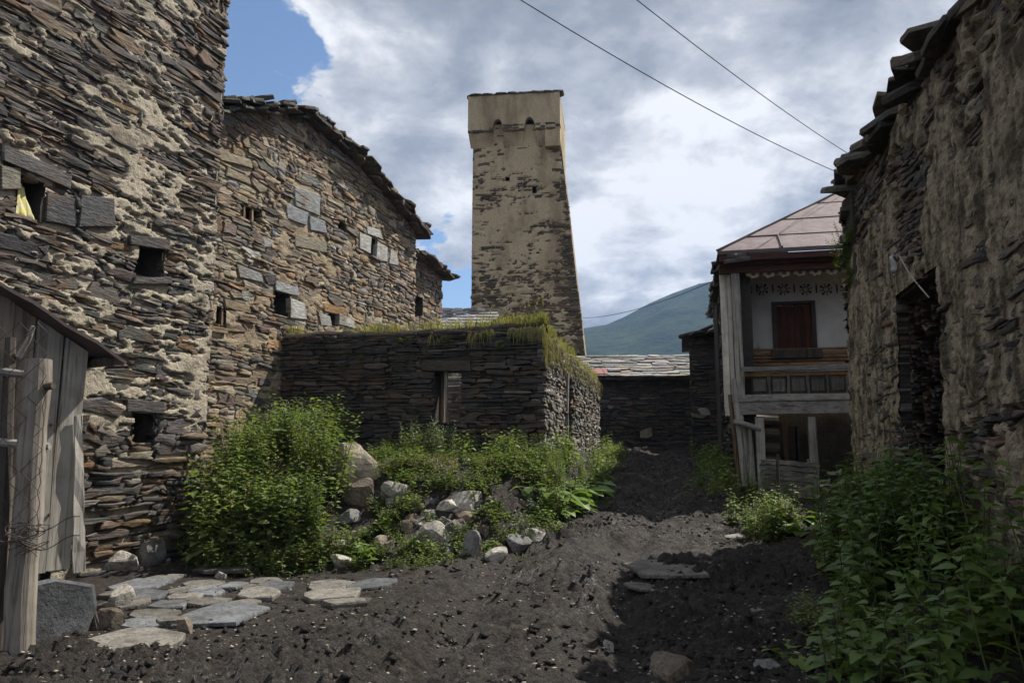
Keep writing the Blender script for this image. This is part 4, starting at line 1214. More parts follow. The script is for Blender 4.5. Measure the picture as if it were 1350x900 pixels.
# ================================================================== BALCONY HOUSE
def balcony_house():
    C = at(966, 592, 15.5)
    fd = (math.cos(R(STREET)), -math.sin(R(STREET)))
    zb = 0.6
    W = Wall((C[0], C[1]), fd, zb)
    root = empty('balcony_house', (C[0] + 2, C[1] + 2, zb), 'white plastered house with a carved wooden balcony and pinkish sheet metal roof', 'house')
    rr = random.Random(11); rng = np.random.default_rng(12)
    X = lambda u, v, dep=0.0: W.st(u, v, dep)
    def bar(name, a, b, dep, w, h, mat, up=None, parent=root, jit=.006, ch=.008, segs=5):
        V, F = beam_vf(W.p(a[0], a[1], dep), W.p(b[0], b[1], dep), w, h, W.n if up is None else up, segs, jit, rr, ch)
        return mk(name, V, F, mat, parent)
    SR = 4.6
    t_fl = X(1040, 530)[1]; t_bm = X(1040, 549)[1]
    t_ev = X(1040, 350)[1]
    IN = -1.25                                           # back wall of the balcony
    # ---- side boards and corner posts
    for u0, u1, vt, vb, mt, dp in ((955, 963, 352, 548, 'wood_white_upright', -.02), (963.5, 969.5, 350, 530, 'wood_white_upright', -.03), (970, 981, 352, 528, 'wood_grey_upright', .03)):
        a0, a1 = X(u0, 450)[0], X(u1, 450)[0]
        m_ = (a0 + a1) / 2
        bar('post' if dp > 0 else 'board', (m_ - .03, X(u0, vb)[1]), (m_ - .05, X(u0, vt)[1]), dp, a1 - a0, .12 if dp > 0 else .05, M[mt])
    bar('post', (X(1105, 450)[0] + .55, t_fl), (X(1105, 450)[0] + .55, t_ev), 0, .16, .14, M['wood_grey_upright'])
    # ---- balcony floor, beam and joists
    s0, s1 = X(972, 540)[0], SR
    bar('floor_beam', (s0 - .05, X(1040, 538)[1]), (s1, X(1040, 536)[1]), .05, .15, .24, M['wood_grey_across'], Z, jit=.008)
    bar('floor_beam', (s0 - .1, X(1040, 527)[1]), (s1, X(1040, 526)[1]), .06, .16, .06, M['wood_grey_across'], Z)
    V = [W.p(i, j, k) for k in (-.03, IN) for i, j in ((0, t_fl - .12), (s1, t_fl - .12), (s1, t_fl - .04), (0, t_fl - .04))]
    mk('balcony_floor', V, [(0, 1, 2, 3), (7, 6, 5, 4), (4, 5, 1, 0), (5, 6, 2, 1), (6, 7, 3, 2), (7, 4, 0, 3)], M['wood_dark'], root)
    for k in range(7):
        bar('joist', (s0 + .2 + .6 * k, t_fl - .19), (s0 + .2 + .6 * k, t_fl - .191), 0, .1, .1, M['wood_dark']) if False else None
    # ---- railing
    rl = empty('railing', W.p(s0, t_fl, 0), parent=root) if False else None
    rail = bar('railing', (s0 + .1, X(1040, 486)[1]), (s1, X(1040, 484)[1]), .03, .12, .10, M['wood_grey_across'], Z)
    bar('lower_rail', (s0 + .1, X(1040, 523)[1]), (s1, X(1040, 522)[1]), .03, .10, .10, M['wood_grey_across'], Z, rail)
    bar('upper_rail', (s0 + .1, X(1040, 493)[1]), (s1, X(1040, 492)[1]), .0, .06, .09, M['wood_brown_across'], Z, rail)
    tlo, thi = X(1040, 520)[1], X(1040, 495)[1]
    u = 990.0
    pw = X(1013, 505)[0] - X(992, 505)[0]
    s = X(991, 505)[0]
    while s < s1 - .3:
        V, F = beam_vf(W.p(s + pw / 2, tlo, -.01), W.p(s + pw / 2, thi, -.01), pw * 1.02, .03, W.n, 3, .003, rr, .01)
        mk('panel', V, F, M['wood_dark'], rail)
        V, F = beam_vf(W.p(s + pw / 2, tlo + .07, .012), W.p(s + pw / 2, thi - .07, .012), pw * .80, .03, W.n, 3, .003, rr, .008)
        mk('panel', V, F, M['wood_panel'], rail)
        V, F = beam_vf(W.p(s + pw * 1.09, tlo - .02, .02), W.p(s + pw * 1.09, thi + .02, .02), pw * .15, .05, W.n, 3, .003, rr, .006)
        mk('baluster', V, F, M['wood_panel'], rail)
        s += pw * 1.2
    # ---- inner wall with its window
    wi = W.rect(1022, 401, 1072, 462, IN)
    mb = core_boxes(W, -0.05, s1, t_fl - .1, t_ev + .4, [wi], IN, IN - .3, M['white_plaster'], root, 'wall')
    # window frame, shutters, sill
    a, b, c, d = wi
    fr = MB()
    for q in ((a - .06, c, a + .03, d), (b - .03, c, b + .06, d), (a - .06, d, b + .06, d + .06)):
        V = [W.p(i, j, k) for k in (IN + .05, IN - .1) for i, j in ((q[0], q[1]), (q[2], q[1]), (q[2], q[3]), (q[0], q[3]))]
        fr.add(V, [(0, 1, 2, 3), (7, 6, 5, 4), (4, 5, 1, 0), (5, 6, 2, 1), (6, 7, 3, 2), (7, 4, 0, 3)])
    win = fr.build('window', M['wood_dark'], root)
    nb_ = 6
    for k in range(nb_):
        x0 = a + .035 + (b - a - .07) * k / nb_; x1 = a + .035 + (b - a - .07) * (k + .93) / nb_
        V, F = beam_vf(W.p((x0 + x1) / 2, c + .02, IN - .03 + .012 * (k % 2)), W.p((x0 + x1) / 2, d - .02, IN - .03 + .012 * (k % 2)), x1 - x0, .03, W.n, 2, .002, rr, .005)
        mk('shutter_board', V, F, M['wood_red'], win)
    V, F = beam_vf(W.p(a - .12, c - .09, IN + .1), W.p(b + .12, c - .09, IN + .1), .24, .20, Z, 3, .005, rr, .015); mk('sill', V, F, M['wood_dark'], win)
    # orange-brown slats under the window and a short row of little balusters
    for k in range(5):
        tt_ = X(1000, 481, IN)[1] + k * .075
        bar('slat', (s0 + .0, tt_), (s1, tt_), IN + .10 + .012 * k, .03, .058, M['wood_brown_across'], Z, jit=.004, ch=.004)
    for k in range(5):
        x = s0 + .05 + k * .135; tt_ = X(1000, 481, IN)[1] + 5 * .075
        bar('slat_block', (x, tt_), (x, tt_ + .09), IN + .12, .07, .03, M['wood_white_upright'], jit=.002, ch=.004, segs=1)
    # painted rosettes along the top of the wall
    dp = IN + .004
    for u in (984, 1005, 1033, 1062, 1089, 1116):
        cs, ctt = X(u, 381.5, IN)
        mb = MB()
        for q in range(8):
            an = q * math.pi / 4 + .2
            for rad, r_ in ((.062, .020), (.112, .030 if q % 2 else .018)):
                pts = [W.p(cs + math.cos(an) * rad + math.cos(t) * r_, ctt + math.sin(an) * rad + math.sin(t) * r_, dp) for t in np.linspace(0, 2 * math.pi, 9)[:-1]]
                back = [p - W.n * .003 for p in pts]
                mb.add(pts + back, [tuple(range(8))] + [(i, i + 8, (i + 1) % 8 + 8, (i + 1) % 8) for i in range(8)])
        mb.build('painted_rosette', M['dark_paint'], root)
        if u < 1110:
            cs2 = cs + .22; pts = [W.p(cs2 + x, ctt + y, dp) for x, y in ((-.012, -.09), (.012, -.09), (.018, .0), (.012, .11), (-.012, .11), (-.018, 0))]
            mk('painted_bar', pts + [p - W.n * .003 for p in pts], [tuple(range(6))] + [(i, i + 6, (i + 1) % 6 + 6, (i + 1) % 6) for i in range(6)], M['dark_paint'], root)
    # ---- fretwork frieze under the eave
    tf = X(1040, 362)[1]
    s_a, s_b = X(983, 365)[0], s1
    n = int((s_b - s_a) / .03)
    V, F = [], []
    for i in range(n + 1):
        s = s_a + (s_b - s_a) * i / n
        ph = (s - s_a) / .30 * math.pi
        low = .05 + .09 * abs(math.sin(ph)) + .02 * math.sin(ph * 6)
        V += [W.p(s, tf + .09, .04), W.p(s, tf + .09 - low, .04), W.p(s, tf + .09 - low, .015), W.p(s, tf + .09, .015)]
    for i in range(n):
        q = i * 4
        F += [(q, q + 1, q + 5, q + 4), (q + 1, q + 2, q + 6, q + 5), (q + 2, q + 3, q + 7, q + 6)]
    fz = mk('fretwork', V, F, M['wood_lace'], root)
    s = s_a + .15; k = 0
    while s < s_b:
        pts = [(math.cos(t) * .045, math.sin(t) * .03) for t in np.linspace(0, 2 * math.pi, 9)[:-1]]
        Vv = [W.p(s + x, tf + .03 + y, .043) for x, y in pts] + [W.p(s + x, tf + .03 + y, .040) for x, y in pts]
        mk('cutout_shade_disc', Vv, [tuple(range(8))] + [(i, i + 8, (i + 1) % 8 + 8, (i + 1) % 8) for i in range(8)], M['dark_paint'], fz)  # raised dark discs; the shade of pierced holes is put into their colour
        s += .15; k += 1
    # ---- carved red eave boards in two steps
    for t_, dep_, h_ in ((X(1040, 353)[1], .06, .16), (X(1040, 345)[1], .18, .14), (X(1040, 337, .35)[1], .34, .13)):
        b_ = bar('eave_board', (s0 - .25, t_), (s1, t_ + .0), dep_, .12, h_, M['wood_red_across'], Z, jit=.003)
    s = s0 - .2
    tz_ = X(1040, 345)[1]
    while s < s1:
        V, F = beam_vf(W.p(s, tz_ - .04, .25), W.p(s + .12, tz_ + .045, .25), .02, .03, W.n, 1); mk('carving', V, F, M['wood_red_across'], b_)
        V, F = beam_vf(W.p(s + .12, tz_ + .045, .25), W.p(s + .24, tz_ - .04, .25), .02, .03, W.n, 1); mk('carving', V, F, M['wood_red_across'], b_)
        s += .24
    # hanging carved bracket at the right post
    q = X(1112, 365)
    V, F = beam_vf(W.p(q[0], q[1] - .05, .1), W.p(q[0] + .03, q[1] - .62, .1), .11, .05, W.n, 5, .012, rr, .012, .45); mk('bracket', V, F, M['wood_lace'], root)
    # ceiling of the balcony
    V = [W.p(i, t_ev + .12 + j, k) for j in (0, .05) for i, k in ((-.1, .3), (s1, .3), (s1, IN), (-.1, IN))]
    mk('balcony_ceiling', V, [(3, 2, 1, 0), (4, 5, 6, 7), (0, 1, 5, 4), (1, 2, 6, 5), (2, 3, 7, 6), (3, 0, 4, 7)], M['wood_red_across'], root)
    # ---- roof: hipped sheet metal, panel by panel
    OV = .42
    eL, eR = W.p(*X(946, 334, OV), OV), None
    tE = X(946, 334, OV)[1] + .03; sE = X(946, 334, OV)[0]
    sl = .68                                             # rise per metre going back
    hipr = 1.0                                           # metres back per metre right along the hip
    def rp(s, back): return W.p(s, tE + sl * back, OV - back)
    rf_V = [rp(sE, 0), rp(s1, 0), rp(s1, 3.4), rp(sE + 3.4 * hipr, 3.4)]
    rf_V += [v - Z * .07 for v in rf_V]
    roof = mk('roof', rf_V, [(0, 1, 2, 3), (7, 6, 5, 4), (0, 4, 5, 1), (1, 5, 6, 2), (2, 6, 7, 3), (3, 7, 4, 0)], M['wood_dark'], root)
    rows = [0.0, .62, 1.45, 2.3, 3.4]
    for i, (b0, b1) in enumerate(zip(rows[:-1], rows[1:])):
        x = [sE + hipr * b0] + list(np.arange(sE + hipr * b0 + (.75 if i == 1 else (1.25 if i == 0 else .5)), s1, 1.32)) + [s1]
        for a0, a1 in zip(x[:-1], x[1:]):
            L0 = sE + hipr * b0; L1 = sE + hipr * b1
            tl = max(a0, L1); tr = max(a1, L1)
            lift = .012 + rng.uniform(0, .012) + .006 * (i % 2)
            n_ = 5; V = []
            for r_ in range(n_ + 1):
                f_ = r_ / n_; bk = b0 + (b1 - b0) * f_
                lft = max(a0, sE + hipr * bk) if True else a0
                rgt = max(a1, sE + hipr * bk)
                for c_ in range(n_ + 1):
                    ss = lft + (rgt - lft) * c_ / n_
                    V.append(rp(ss, bk) + Z * (lift + .010 * (vnoise(ss * 3, bk * 3, 200 + i) - .5) + (.0 if f_ > 0 else -.012)))
            F = [(r_ * (n_ + 1) + c_, r_ * (n_ + 1) + c_ + 1, (r_ + 1) * (n_ + 1) + c_ + 1, (r_ + 1) * (n_ + 1) + c_) for r_ in range(n_) for c_ in range(n_)]
            mk('roof_panel', V, F, M['roof_metal'], roof, smooth=True)
            if a0 > sE + hipr * b1:
                V, F = beam_vf(rp(a0, b0 + .01) + Z * .03, rp(a0, b1 - .01) + Z * .03, .03, .045, Z, 3, .003, rr); mk('seam', V, F, M['rust_metal'], roof)
        if i:
            V, F = beam_vf(rp(sE + hipr * b0, b0) + Z * .025, rp(s1, b0) + Z * .025, .02, .022, Z, 8, .003, rr); mk('seam', V, F, M['rust_metal'], roof)
    V, F = beam_vf(rp(sE, 0) + Z * .03, rp(sE + 3.4 * hipr, 3.4) + Z * .03, .05, .05, Z, 8, .006, rr); mk('hip_cap', V, F, M['rust_metal'], roof)
    V, F = beam_vf(rp(sE, 0) - Z * .02, rp(s1, 0) - Z * .02, .03, .07, Z, 10, .004, rr); mk('drip_edge', V, F, M['rust_metal'], roof)
    # left hip slope
    Lh = [rp(sE, 0), rp(sE + 3.4 * hipr, 3.4), W.p(sE + 3.4, tE + sl * 3.4, OV - 5.0), W.p(sE, tE, OV - 8.0)]
    Lh += [v - Z * .05 for v in Lh]
    mk('roof_slope', Lh, [(3, 2, 1, 0), (4, 5, 6, 7), (0, 1, 5, 4), (1, 2, 6, 5), (2, 3, 7, 6), (3, 0, 4, 7)], M['roof_metal'], roof)
    # ---- ground floor behind the posts
    core_boxes(W, 1.55, s1, -.6, t_fl - .14, [(1.30, 1.9, 0, 1.35)], -2.0, -2.3, M['mortar_dark'], root, 'ground_wall')
    core_boxes(W, 0.0, 1.55, -.6, t_fl - .14, [(.85, 1.5, -.6, 1.5)], -2.0, -2.3, M['mortar_dark'], root, 'ground_wall')
    core_boxes(W, -.05, s1, -.6, t_ev, [], -3.4, -5.5, M['mortar_dark'], root, 'house_core')
    for k in range(5):
        t_ = .45 + k * .30
        V, F = tube_vf([W.p(s0 + .1, t_, -1.85), W.p(s0 + .5, t_ + .02, -1.83), W.p(s0 + .98, t_ - .01, -1.86)], .11, 8); mk('log', V, F, M['wood_grey_across'], root)
    bar('door_post', (s0 + 1.12, 0), (s0 + 1.10, t_bm), -1.8, .12, .1, M['wood_brown_upright'])
    bar('post', (X(1001, 560)[0], -.3), (X(1001, 560)[0] + .0, t_bm - .01), .02, .17, .16, M['wood_grey_upright'])
    bar('post', (X(1070, 560)[0], -.3), (X(1070, 560)[0] - .0, t_bm - .01), .02, .15, .15, M['wood_grey_upright'])
    bar('post', (X(1130, 560)[0], -.3), (X(1130, 560)[0] - .0, t_bm - .01), .02, .15, .15, M['wood_grey_upright'])
    # leaning props at the left corner and the pole lashed across
    for (u0, v0, u1, v1, r_, dp) in ((982, 640, 966, 500, .06, .12), (990, 636, 975, 545, .07, .06), (975, 636, 962, 520, .045, .02), (992, 640, 986, 560, .05, .16)):
        pa, pb = W.p(*X(u0, v0), dp), W.p(*X(u1, v1), dp)
        V, F = tube_vf([pa, (pa + pb) / 2 + W.d * rr.uniform(-.02, .02), pb], [r_ * 1.1, r_, r_ * .9], 8); mk('prop', V, F, M['wood_grey_upright'] if dp > .03 else M['wood_brown_upright'], root)
    pa, pb = W.p(*X(966, 556), .25), W.p(*X(1002, 566), .25)
    V, F = tube_vf([pa, (pa + pb) / 2, pb], [.055, .06, .05], 8); mk('cross_pole', V, F, M['wood_grey_across'], root)
    # ---- left flank of rough stone
    far = W.p(0, 0, -6.5)
    W2 = Wall(far[:2], (-math.sin(R(STREET)), -math.cos(R(STREET))), zb)
    core_boxes(W2, 0, 6.3, -.6, t_ev - .1, [], -.10, -.5, M['mortar_dark'], root, 'side_wall')
    st = gen_stones(W2, 0, 6.45, -.2, t_ev + .15, (.07, .2), (.2, .6), 'ruin', 131, dep=(-.12, .05), rough=2.0)
    finish_stones(root, st, M['slate_mossy'])
    # ragged slate edge along the flank eave
    s = 0.0
    while s < 6.5:
        L = rng.uniform(.4, .7)
        for lay in range(2):
            slab('slate', W2.p(s + L / 2, t_ev + .12 + .09 * lay - .02 * s * 0, -.12 + rng.uniform(-.08, .12)), W2.d + Z * rng.uniform(-.2, .2), -W2.n + Z * rng.uniform(0, .3), L * 1.2, .5, .08, rng, M['slate'], roof, pick(rng, 'cap'), .25)
        s += L * .8
    return W
WE = balcony_house()

def plank_gate():
    """patched board fence below the balcony"""
    W = WE
    root = empty('board_fence', W.p(W.st(1040, 640)[0], .3, .5), 'grey weathered plank barrier with a wavy top edge under the balcony', 'fence')
    rr = random.Random(31)
    a, b = W.st(1004, 640, .5)[0], W.st(1078, 640, .5)[0]
    t0, t1 = W.st(1040, 668, .5)[1], W.st(1040, 607, .5)[1]
    n = 9
    for k in range(n):
        z0 = t0 + (t1 - t0) * k / n; z1 = t0 + (t1 - t0) * (k + .84) / n
        e = rr.uniform(-.03, .03)
        V, F = beam_vf(W.p(a + e, (z0 + z1) / 2 + .04, .5 + rr.uniform(-.01, .012)), W.p(b + e, (z0 + z1) / 2 - .03, .5 + rr.uniform(-.01, .012)), .025, z1 - z0, Z, 8, .014, rr, .004)
        mk('plank', V, F, M['wood_dim_across'], root)
    for s in (a + .1, b - .12):
        V, F = beam_vf(W.p(s, t0 - .3, .44), W.p(s, t1 + .02, .44), .07, .06, W.n, 4, .006, rr, .006); mk('upright', V, F, M['wood_grey_upright'], root)
plank_gate()

# ================================================================== SLATE ROOFED HOUSE AT THE END OF THE LANE
def lane_end_house():
    P = at(765, 560, 25.5)
    fd = (math.cos(R(3)), -math.sin(R(3)))
    W = Wall((P[0], P[1]), fd, 1.3)
    root = empty('slate_roof_house', (P[0] + 2, P[1] + 2, 1.3), 'low dark stone house with a pale slate roof closing the end of the lane', 'house')
    s1 = W.st(935, 500)[0] + .8
    te = W.st(850, 499)[1]
    st = gen_stones(W, -.5, s1, -.2, te, (.06, .18), (.2, .65), 'ruin', 141, dep=(-.03, .04), rough=1.4)
    mortar_grid(W, -.5, s1, -.4, te, .1, lambda s, t: -.05 + .02 * (fbm(s * 4, t * 5, 4, 3) - .5), M['mortar_dark'], root)
    core_boxes(W, -.5, s1, -.4, te - .02, [], -.1, -5, M['mortar_dark'], root)
    rng = np.random.default_rng(142)
    keep = []
    for (u, v, w, h, c) in ((805, 537, 8, 5, (.22, .19, .15)), (852, 571, 17, 14, (.24, .205, .16))):
        a, t = W.st(u, v); k = 25.5 / FPX
        keep.append((stone_verts(W, a - w * k / 2, a + w * k / 2, t - h * k / 2, t + h * k / 2, .07, rng), np.array(c)))
    finish_stones(root, st, M['slate_mossy'], keep=keep)
    # roof
    OV, sl, dep = .35, .31, 3.6
    def rp(s, b): return W.p(s, te + .02 + sl * b, OV - b)
    V = [rp(-.6, 0), rp(s1, 0), rp(s1, dep), rp(-.6, dep)]; V += [v - Z * .08 for v in V]
    roof = mk('roof', V, [(0, 1, 2, 3), (7, 6, 5, 4), (0, 4, 5, 1), (1, 5, 6, 2), (2, 6, 7, 3), (3, 7, 4, 0)], M['wood_dark'], root)
    b = dep
    ax = np.array(W.d); up = (rp(0, 1) - rp(0, 0)); up /= np.linalg.norm(up)
    rows = np.arange(0.12, dep, .36)
    for r_, b in enumerate(rows):
        s = -.7 + rng.uniform(0, .4)
        while s < s1:
            L = rng.uniform(.32, .85)
            tilt = rng.uniform(-.06, .06)
            slab('slate', rp(s + L / 2, b + rng.uniform(-.06, .06)) + Z * (.03 + rng.uniform(0, .03)), ax + Z * tilt * .4 + up * tilt, up + Z * -.09, L * 1.02, rng.uniform(.48, .62), rng.uniform(.025, .05), rng, M['slate'], roof, pick(rng, 'roof'), .12)
            s += L * .95
    # red sheet patch
    a0 = W.st(779, 490)[0]
    V = [rp(a0, .05) + Z * .11, rp(a0 + .55, .05) + Z * .11, rp(a0 + .55, .75) + Z * .12, rp(a0, .75) + Z * .12]; V += [v - Z * .012 for v in V]
    mk('red_patch', V, [(0, 1, 2, 3), (7, 6, 5, 4), (0, 4, 5, 1), (1, 5, 6, 2), (2, 6, 7, 3), (3, 7, 4, 0)], M['red_sheet'], roof)
    # narrow stone gable on the right
    Q = at(912, 560, 21.5)
    W2 = Wall((Q[0], Q[1]), (math.cos(R(STREET)), -math.sin(R(STREET))), 1.1)
    r2 = empty('stone_outbuilding', (Q[0] + .6, Q[1] + 1, 1.1), 'narrow dark stone outbuilding squeezed against the flank of the balcony house', 'outbuilding')
    te2 = W2.st(925, 446)[1]
    st = gen_stones(W2, 0, 2.0, -.2, te2, (.06, .16), (.2, .6), 'ruin', 151, dep=(-.03, .05), rough=1.5)
    mort = mortar_grid(W2, 0, 2.0, -.4, te2, .1, lambda s, t: -.05 + 0 * s, M['mortar_dark'], r2)
    core_boxes(W2, .02, 2.0, -.4, te2 - .02, [], -.1, -3, M['mortar_dark'], r2)
    sA, tA = W2.st(929, 543)
    kp = [(stone_verts(W2, sA - .15, sA + .15, tA - .12, tA + .12, .06, rng), np.array((.26, .24, .2)))]
    finish_stones(r2, st, M['slate'], keep=kp)
    V = [W2.p(i, te2 + .0 + j + .12 * max(i, 0), k) for j in (0.0, .06) for i, k in ((-.2, .2), (2.2, .2), (2.2, -3.2), (-.2, -3.2))]
    rf2 = mk('roof', V, [(3, 2, 1, 0), (4, 5, 6, 7), (0, 1, 5, 4), (1, 2, 6, 5), (2, 3, 7, 6), (3, 0, 4, 7)], M['wood_dark'], r2)
    for k in range(6):
        slab('slate', W2.p(-.05 + .38 * k, te2 + .10 + .12 * .38 * k, .05), W2.d + Z * rng.uniform(-.1, .35), -W2.n, .55, .7, .06, rng, M['slate'], rf2, pick(rng, 'cap'), .2)
    Qs = W2.p(*W2.st(925, 436), .12)
    V, F = beam_vf(Qs - W2.d * .35 - Z * .15, Qs + W2.d * .3 + Z * .12, .5, .03, Z, 2, .01, random.Random(2)); mk('tin_sheet', V, F, M['white_rag'], rf2)
lane_end_house()

# ================================================================== PLANK SHED, POST AND WIRE FENCE
def shed():
    y = 6.9
    P = at(105, 600, y)
    a = R(-51)
    W = Wall((P[0], P[1]), (math.cos(a), -math.sin(a)), 0.0)   # s = 0 at the right corner, negative to the left
    root = empty('plank_shed', (P[0] - .8, P[1] + .8, 0), 'weathered grey plank shed with a thin rusty sheet roof', 'shed')
    rr = random.Random(41); rng = np.random.default_rng(42)
    def edge_top(s):
        q0, q1 = W.st(0, 388), W.st(104, 458)
        return q0[1] + (q1[1] - q0[1]) * (s - q0[0]) / (q1[0] - q0[0])
    us = [-70, -34, 2, 33, 71, 104]
    tb = W.st(80, 750)[1]
    for k, (u0, u1) in enumerate(zip(us[:-1], us[1:])):
        s0, s1 = W.st(u0, 600)[0], W.st(u1, 600)[0]
        sm = (s0 + s1) / 2
        n = 10; V = []
        lo = tb + rr.uniform(-.02, .02)
        for i in range(n + 1):
            f = i / n
            for dep in (.0, .032):
                for s in (s0 + .006 + rr.uniform(0, .004), s1 - .006 - rr.uniform(0, .004)):
                    top = edge_top(s)
                    V.append(W.p(s + .012 * math.sin(f * 3 + k), lo + (top - lo) * f, dep + (.012 if k % 2 else 0) + .006 * math.sin(f * 5 + k * 2)))
        F = []
        for i in range(n):
            q = i * 4
            F += [(q + 2, q + 3, q + 7, q + 6), (q + 1, q, q + 4, q + 5), (q + 3, q + 1, q + 5, q + 7), (q, q + 2, q + 6, q + 4)]
        F += [(0, 1, 3, 2), (n * 4 + 2, n * 4 + 3, n * 4 + 1, n * 4)]
        mk('plank', V, F, M['wood_bleached'] if k >= 3 else M['wood_bleached_brown'], root)
    # narrow broken strip on the corner
    V, F = beam_vf(W.p(*W.st(100, 752), .055), W.p(*W.st(100, 548), .055), .10, .03, W.n, 8, .008, rr, .004, .55); mk('corner_strip', V, F, M['wood_bleached'], root)
    # right flank planks going back
    W2 = Wall(W.p(0, 0, 0)[:2], (-W.n[0], -W.n[1]), 0.0)
    for k in range(6):
        V, F = beam_vf(W2.p(.14 + .22 * k, tb + rr.uniform(-.03, .03), -.02), W2.p(.14 + .22 * k, edge_top(0) - .01, -.02), .20, .03, W2.n, 4, .006, rr, .004); mk('plank', V, F, M['wood_grey_upright'], root)
    # solid dark block filling the shed: interior shade put into its colour
    core_boxes(W, -1.9, -.05, tb + .05, edge_top(0) - .06, [], -.08, -1.4, M['wood_dark'], root, 'inner_shade_block')
    # roof sheet falling to the right
    q0, q1 = W.st(-20, 357, .28), W.st(166, 474, .28)
    nS, nD = 14, 6
    V = []
    for j in range(2):
        for i in range(nS + 1):
            f = i / nS
            for k in range(nD + 1):
                V.append(W.p(q0[0] - .7 + (q1[0] - q0[0] + .7) * f, q0[1] + .7 * (q0[1] - q1[1]) / (q1[0] - q0[0]) + (q1[1] - q0[1] - .7 * (q0[1] - q1[1]) / (q1[0] - q0[0])) * f + .012 * math.sin(i * 1.7 + k) - j * .03, .28 - 1.8 * k / nD))
    F = []
    m_ = (nS + 1) * (nD + 1)
    for i in range(nS):
        for k in range(nD):
            q = i * (nD + 1) + k
            F += [(q, q + nD + 1, q + nD + 2, q + 1), (m_ + q + 1, m_ + q + nD + 2, m_ + q + nD + 1, m_ + q)]
    for i in range(nS):
        q = i * (nD + 1); F.append((q, m_ + q, m_ + q + nD + 1, q + nD + 1))
        q = i * (nD + 1) + nD; F.append((q + nD + 1, m_ + q + nD + 1, m_ + q, q))
    for k in range(nD):
        q = nS * (nD + 1) + k; F.append((q, m_ + q, m_ + q + 1, q + 1))
    roof = mk('roof', V, F, M['rust_metal'], root)
    V, F = beam_vf(W.p(q1[0] - .12, q1[1] - .02, .2), W.p(q1[0] - .12, q1[1] - .02, -1.3), .09, .06, Z, 3, .005, rr, .006); mk('rafter', V, F, M['wood_dark'], roof)
    # stone footing slab
    c = W.p(*W.st(62, 812), .06)
    V, F = slab_vf(c, W.d, Z + W.n * -.12, .74, .60, .14, rng, .07); mk('footing_slab', V, F, M['rock_slate'], root)
    c = W.p(*W.st(-30, 805), .03)
    V, F = slab_vf(c, W.d, Z + W.n * -.05, .7, .7, .14, rng, .07); mk('footing_slab', V, F, M['rock_grey'], root)
    core_boxes(W, -1.9, -.12, -.2, tb - .03, [], -.10, -1.3, M['mortar_dark'], root, 'footing')
    # nails and the hole in the strip
    for (u, v) in ((62, 677), (64, 560), (96, 700)):
        V, F = tube_vf([W.p(*W.st(u, v), .03), W.p(*W.st(u, v), .062)], .012, 6); mk('peg', V, F, M['wood_brown_upright'], root)
    return W
WS = shed()
def wire_fence():
    y = 6.05
    rr = random.Random(51)
    b = at(20, 905, y); t = at(51, 474, y)
    b[2] = gz(b[0], b[1]) - .15
    n = 14
    pts = [b + (t - b) * i / n + np.array((.006 * math.sin(i * 1.1), .006 * math.cos(i * .8), 0)) for i in range(n + 1)]
    rads = [.108 - .012 * i / n + .004 * math.sin(i * 2.1) for i in range(n + 1)]
    V, F = tube_vf(pts, rads, 16)
    post = tag(mk('fence_post', V, F, M['wood_post'], smooth=False), 'round bleached wooden post in front of the plank shed', 'post')
    # stub branch
    q = b + (t - b) * .985 * .92
    V, F = tube_vf([q + np.array((.02, -.02, 0)), q + np.array((.16, -.05, .02))], [.035, .028], 8); mk('branch_stub', V, F, M['wood_dark'], post)
    root = empty('wire_fence', (b[0] - .5, y, gz(b[0] - .5, y)), 'rusty bent chain link mesh hung on rough sticks beside the round post', 'fence')
    # sticks
    for (u0, v0, u1, v1, r_) in ((-8, 880, 14, 445, .05), (14, 800, 36, 490, .035), (24, 470, 44, 430, .022), (-20, 880, -12, 480, .05)):
        pa, pb = at(u0, v0, y + .12), at(u1, v1, y + .1)
        V, F = tube_vf([pa, (pa + pb) / 2 + np.array((.015, 0, 0)), pb], [r_ * 1.1, r_, r_ * .8], 7); mk('stick', V, F, M['wood_dark'] if r_ > .04 else M['wood_grey_upright'], root)
    for (v0, v1) in ((482, 498), (578, 588)):
        pa, pb = at(-60, v0, y + .05), at(66, v1, y + .05)
        V, F = tube_vf([pa, (pa + pb) / 2, pb], [.03, .035, .028], 7); mk('rail', V, F, M['wood_grey_across'], root)
    # mesh: zigzag wires
    mb = MB(); du = 15.0
    for k in range(-6, 5):
        pts = []
        for i in range(23):
            v = 425 + i * 14
            sag = .035 * math.sin(i * .55 + k * .8) + (.12 * max(0, (i - 17) / 5) * math.sin(k * 2.1))
            u = k * du + (du / 2 if (i + k) % 2 else -du / 2) + 4 * math.sin(i * .4 + k)
            if u > 62 - .05 * (v - 475): u = 62 - .05 * (v - 475)
            pts.append(at(u, v, y - .11 + sag))
        mb.add(*tube_vf(pts, .0032, 4, False))
    mb.build('wire_mesh', M['wire_steel'], root)
    mb = MB()
    for k in range(9):
        c = at(30 + rr.uniform(-30, 8), 705 + rr.uniform(-25, 25), y - .14)
        pts = [c + np.array((.09 * math.cos(q + k) + .03 * q / 4, .05 * math.sin(q * 1.3 + k), .05 * math.sin(q + 2 * k))) for q in np.linspace(0, 7, 14)]
        mb.add(*tube_vf(pts, .0035, 4, False))
    for v in (690, 715):
        pts = [at(30 + 75 * f, v + 10 * math.sin(f * 5), y - .13) for f in np.linspace(0, 1, 10)]
        mb.add(*tube_vf(pts, .004, 4, False))
    mb.build('loose_wire', M['wire_steel'], root)
wire_fence()

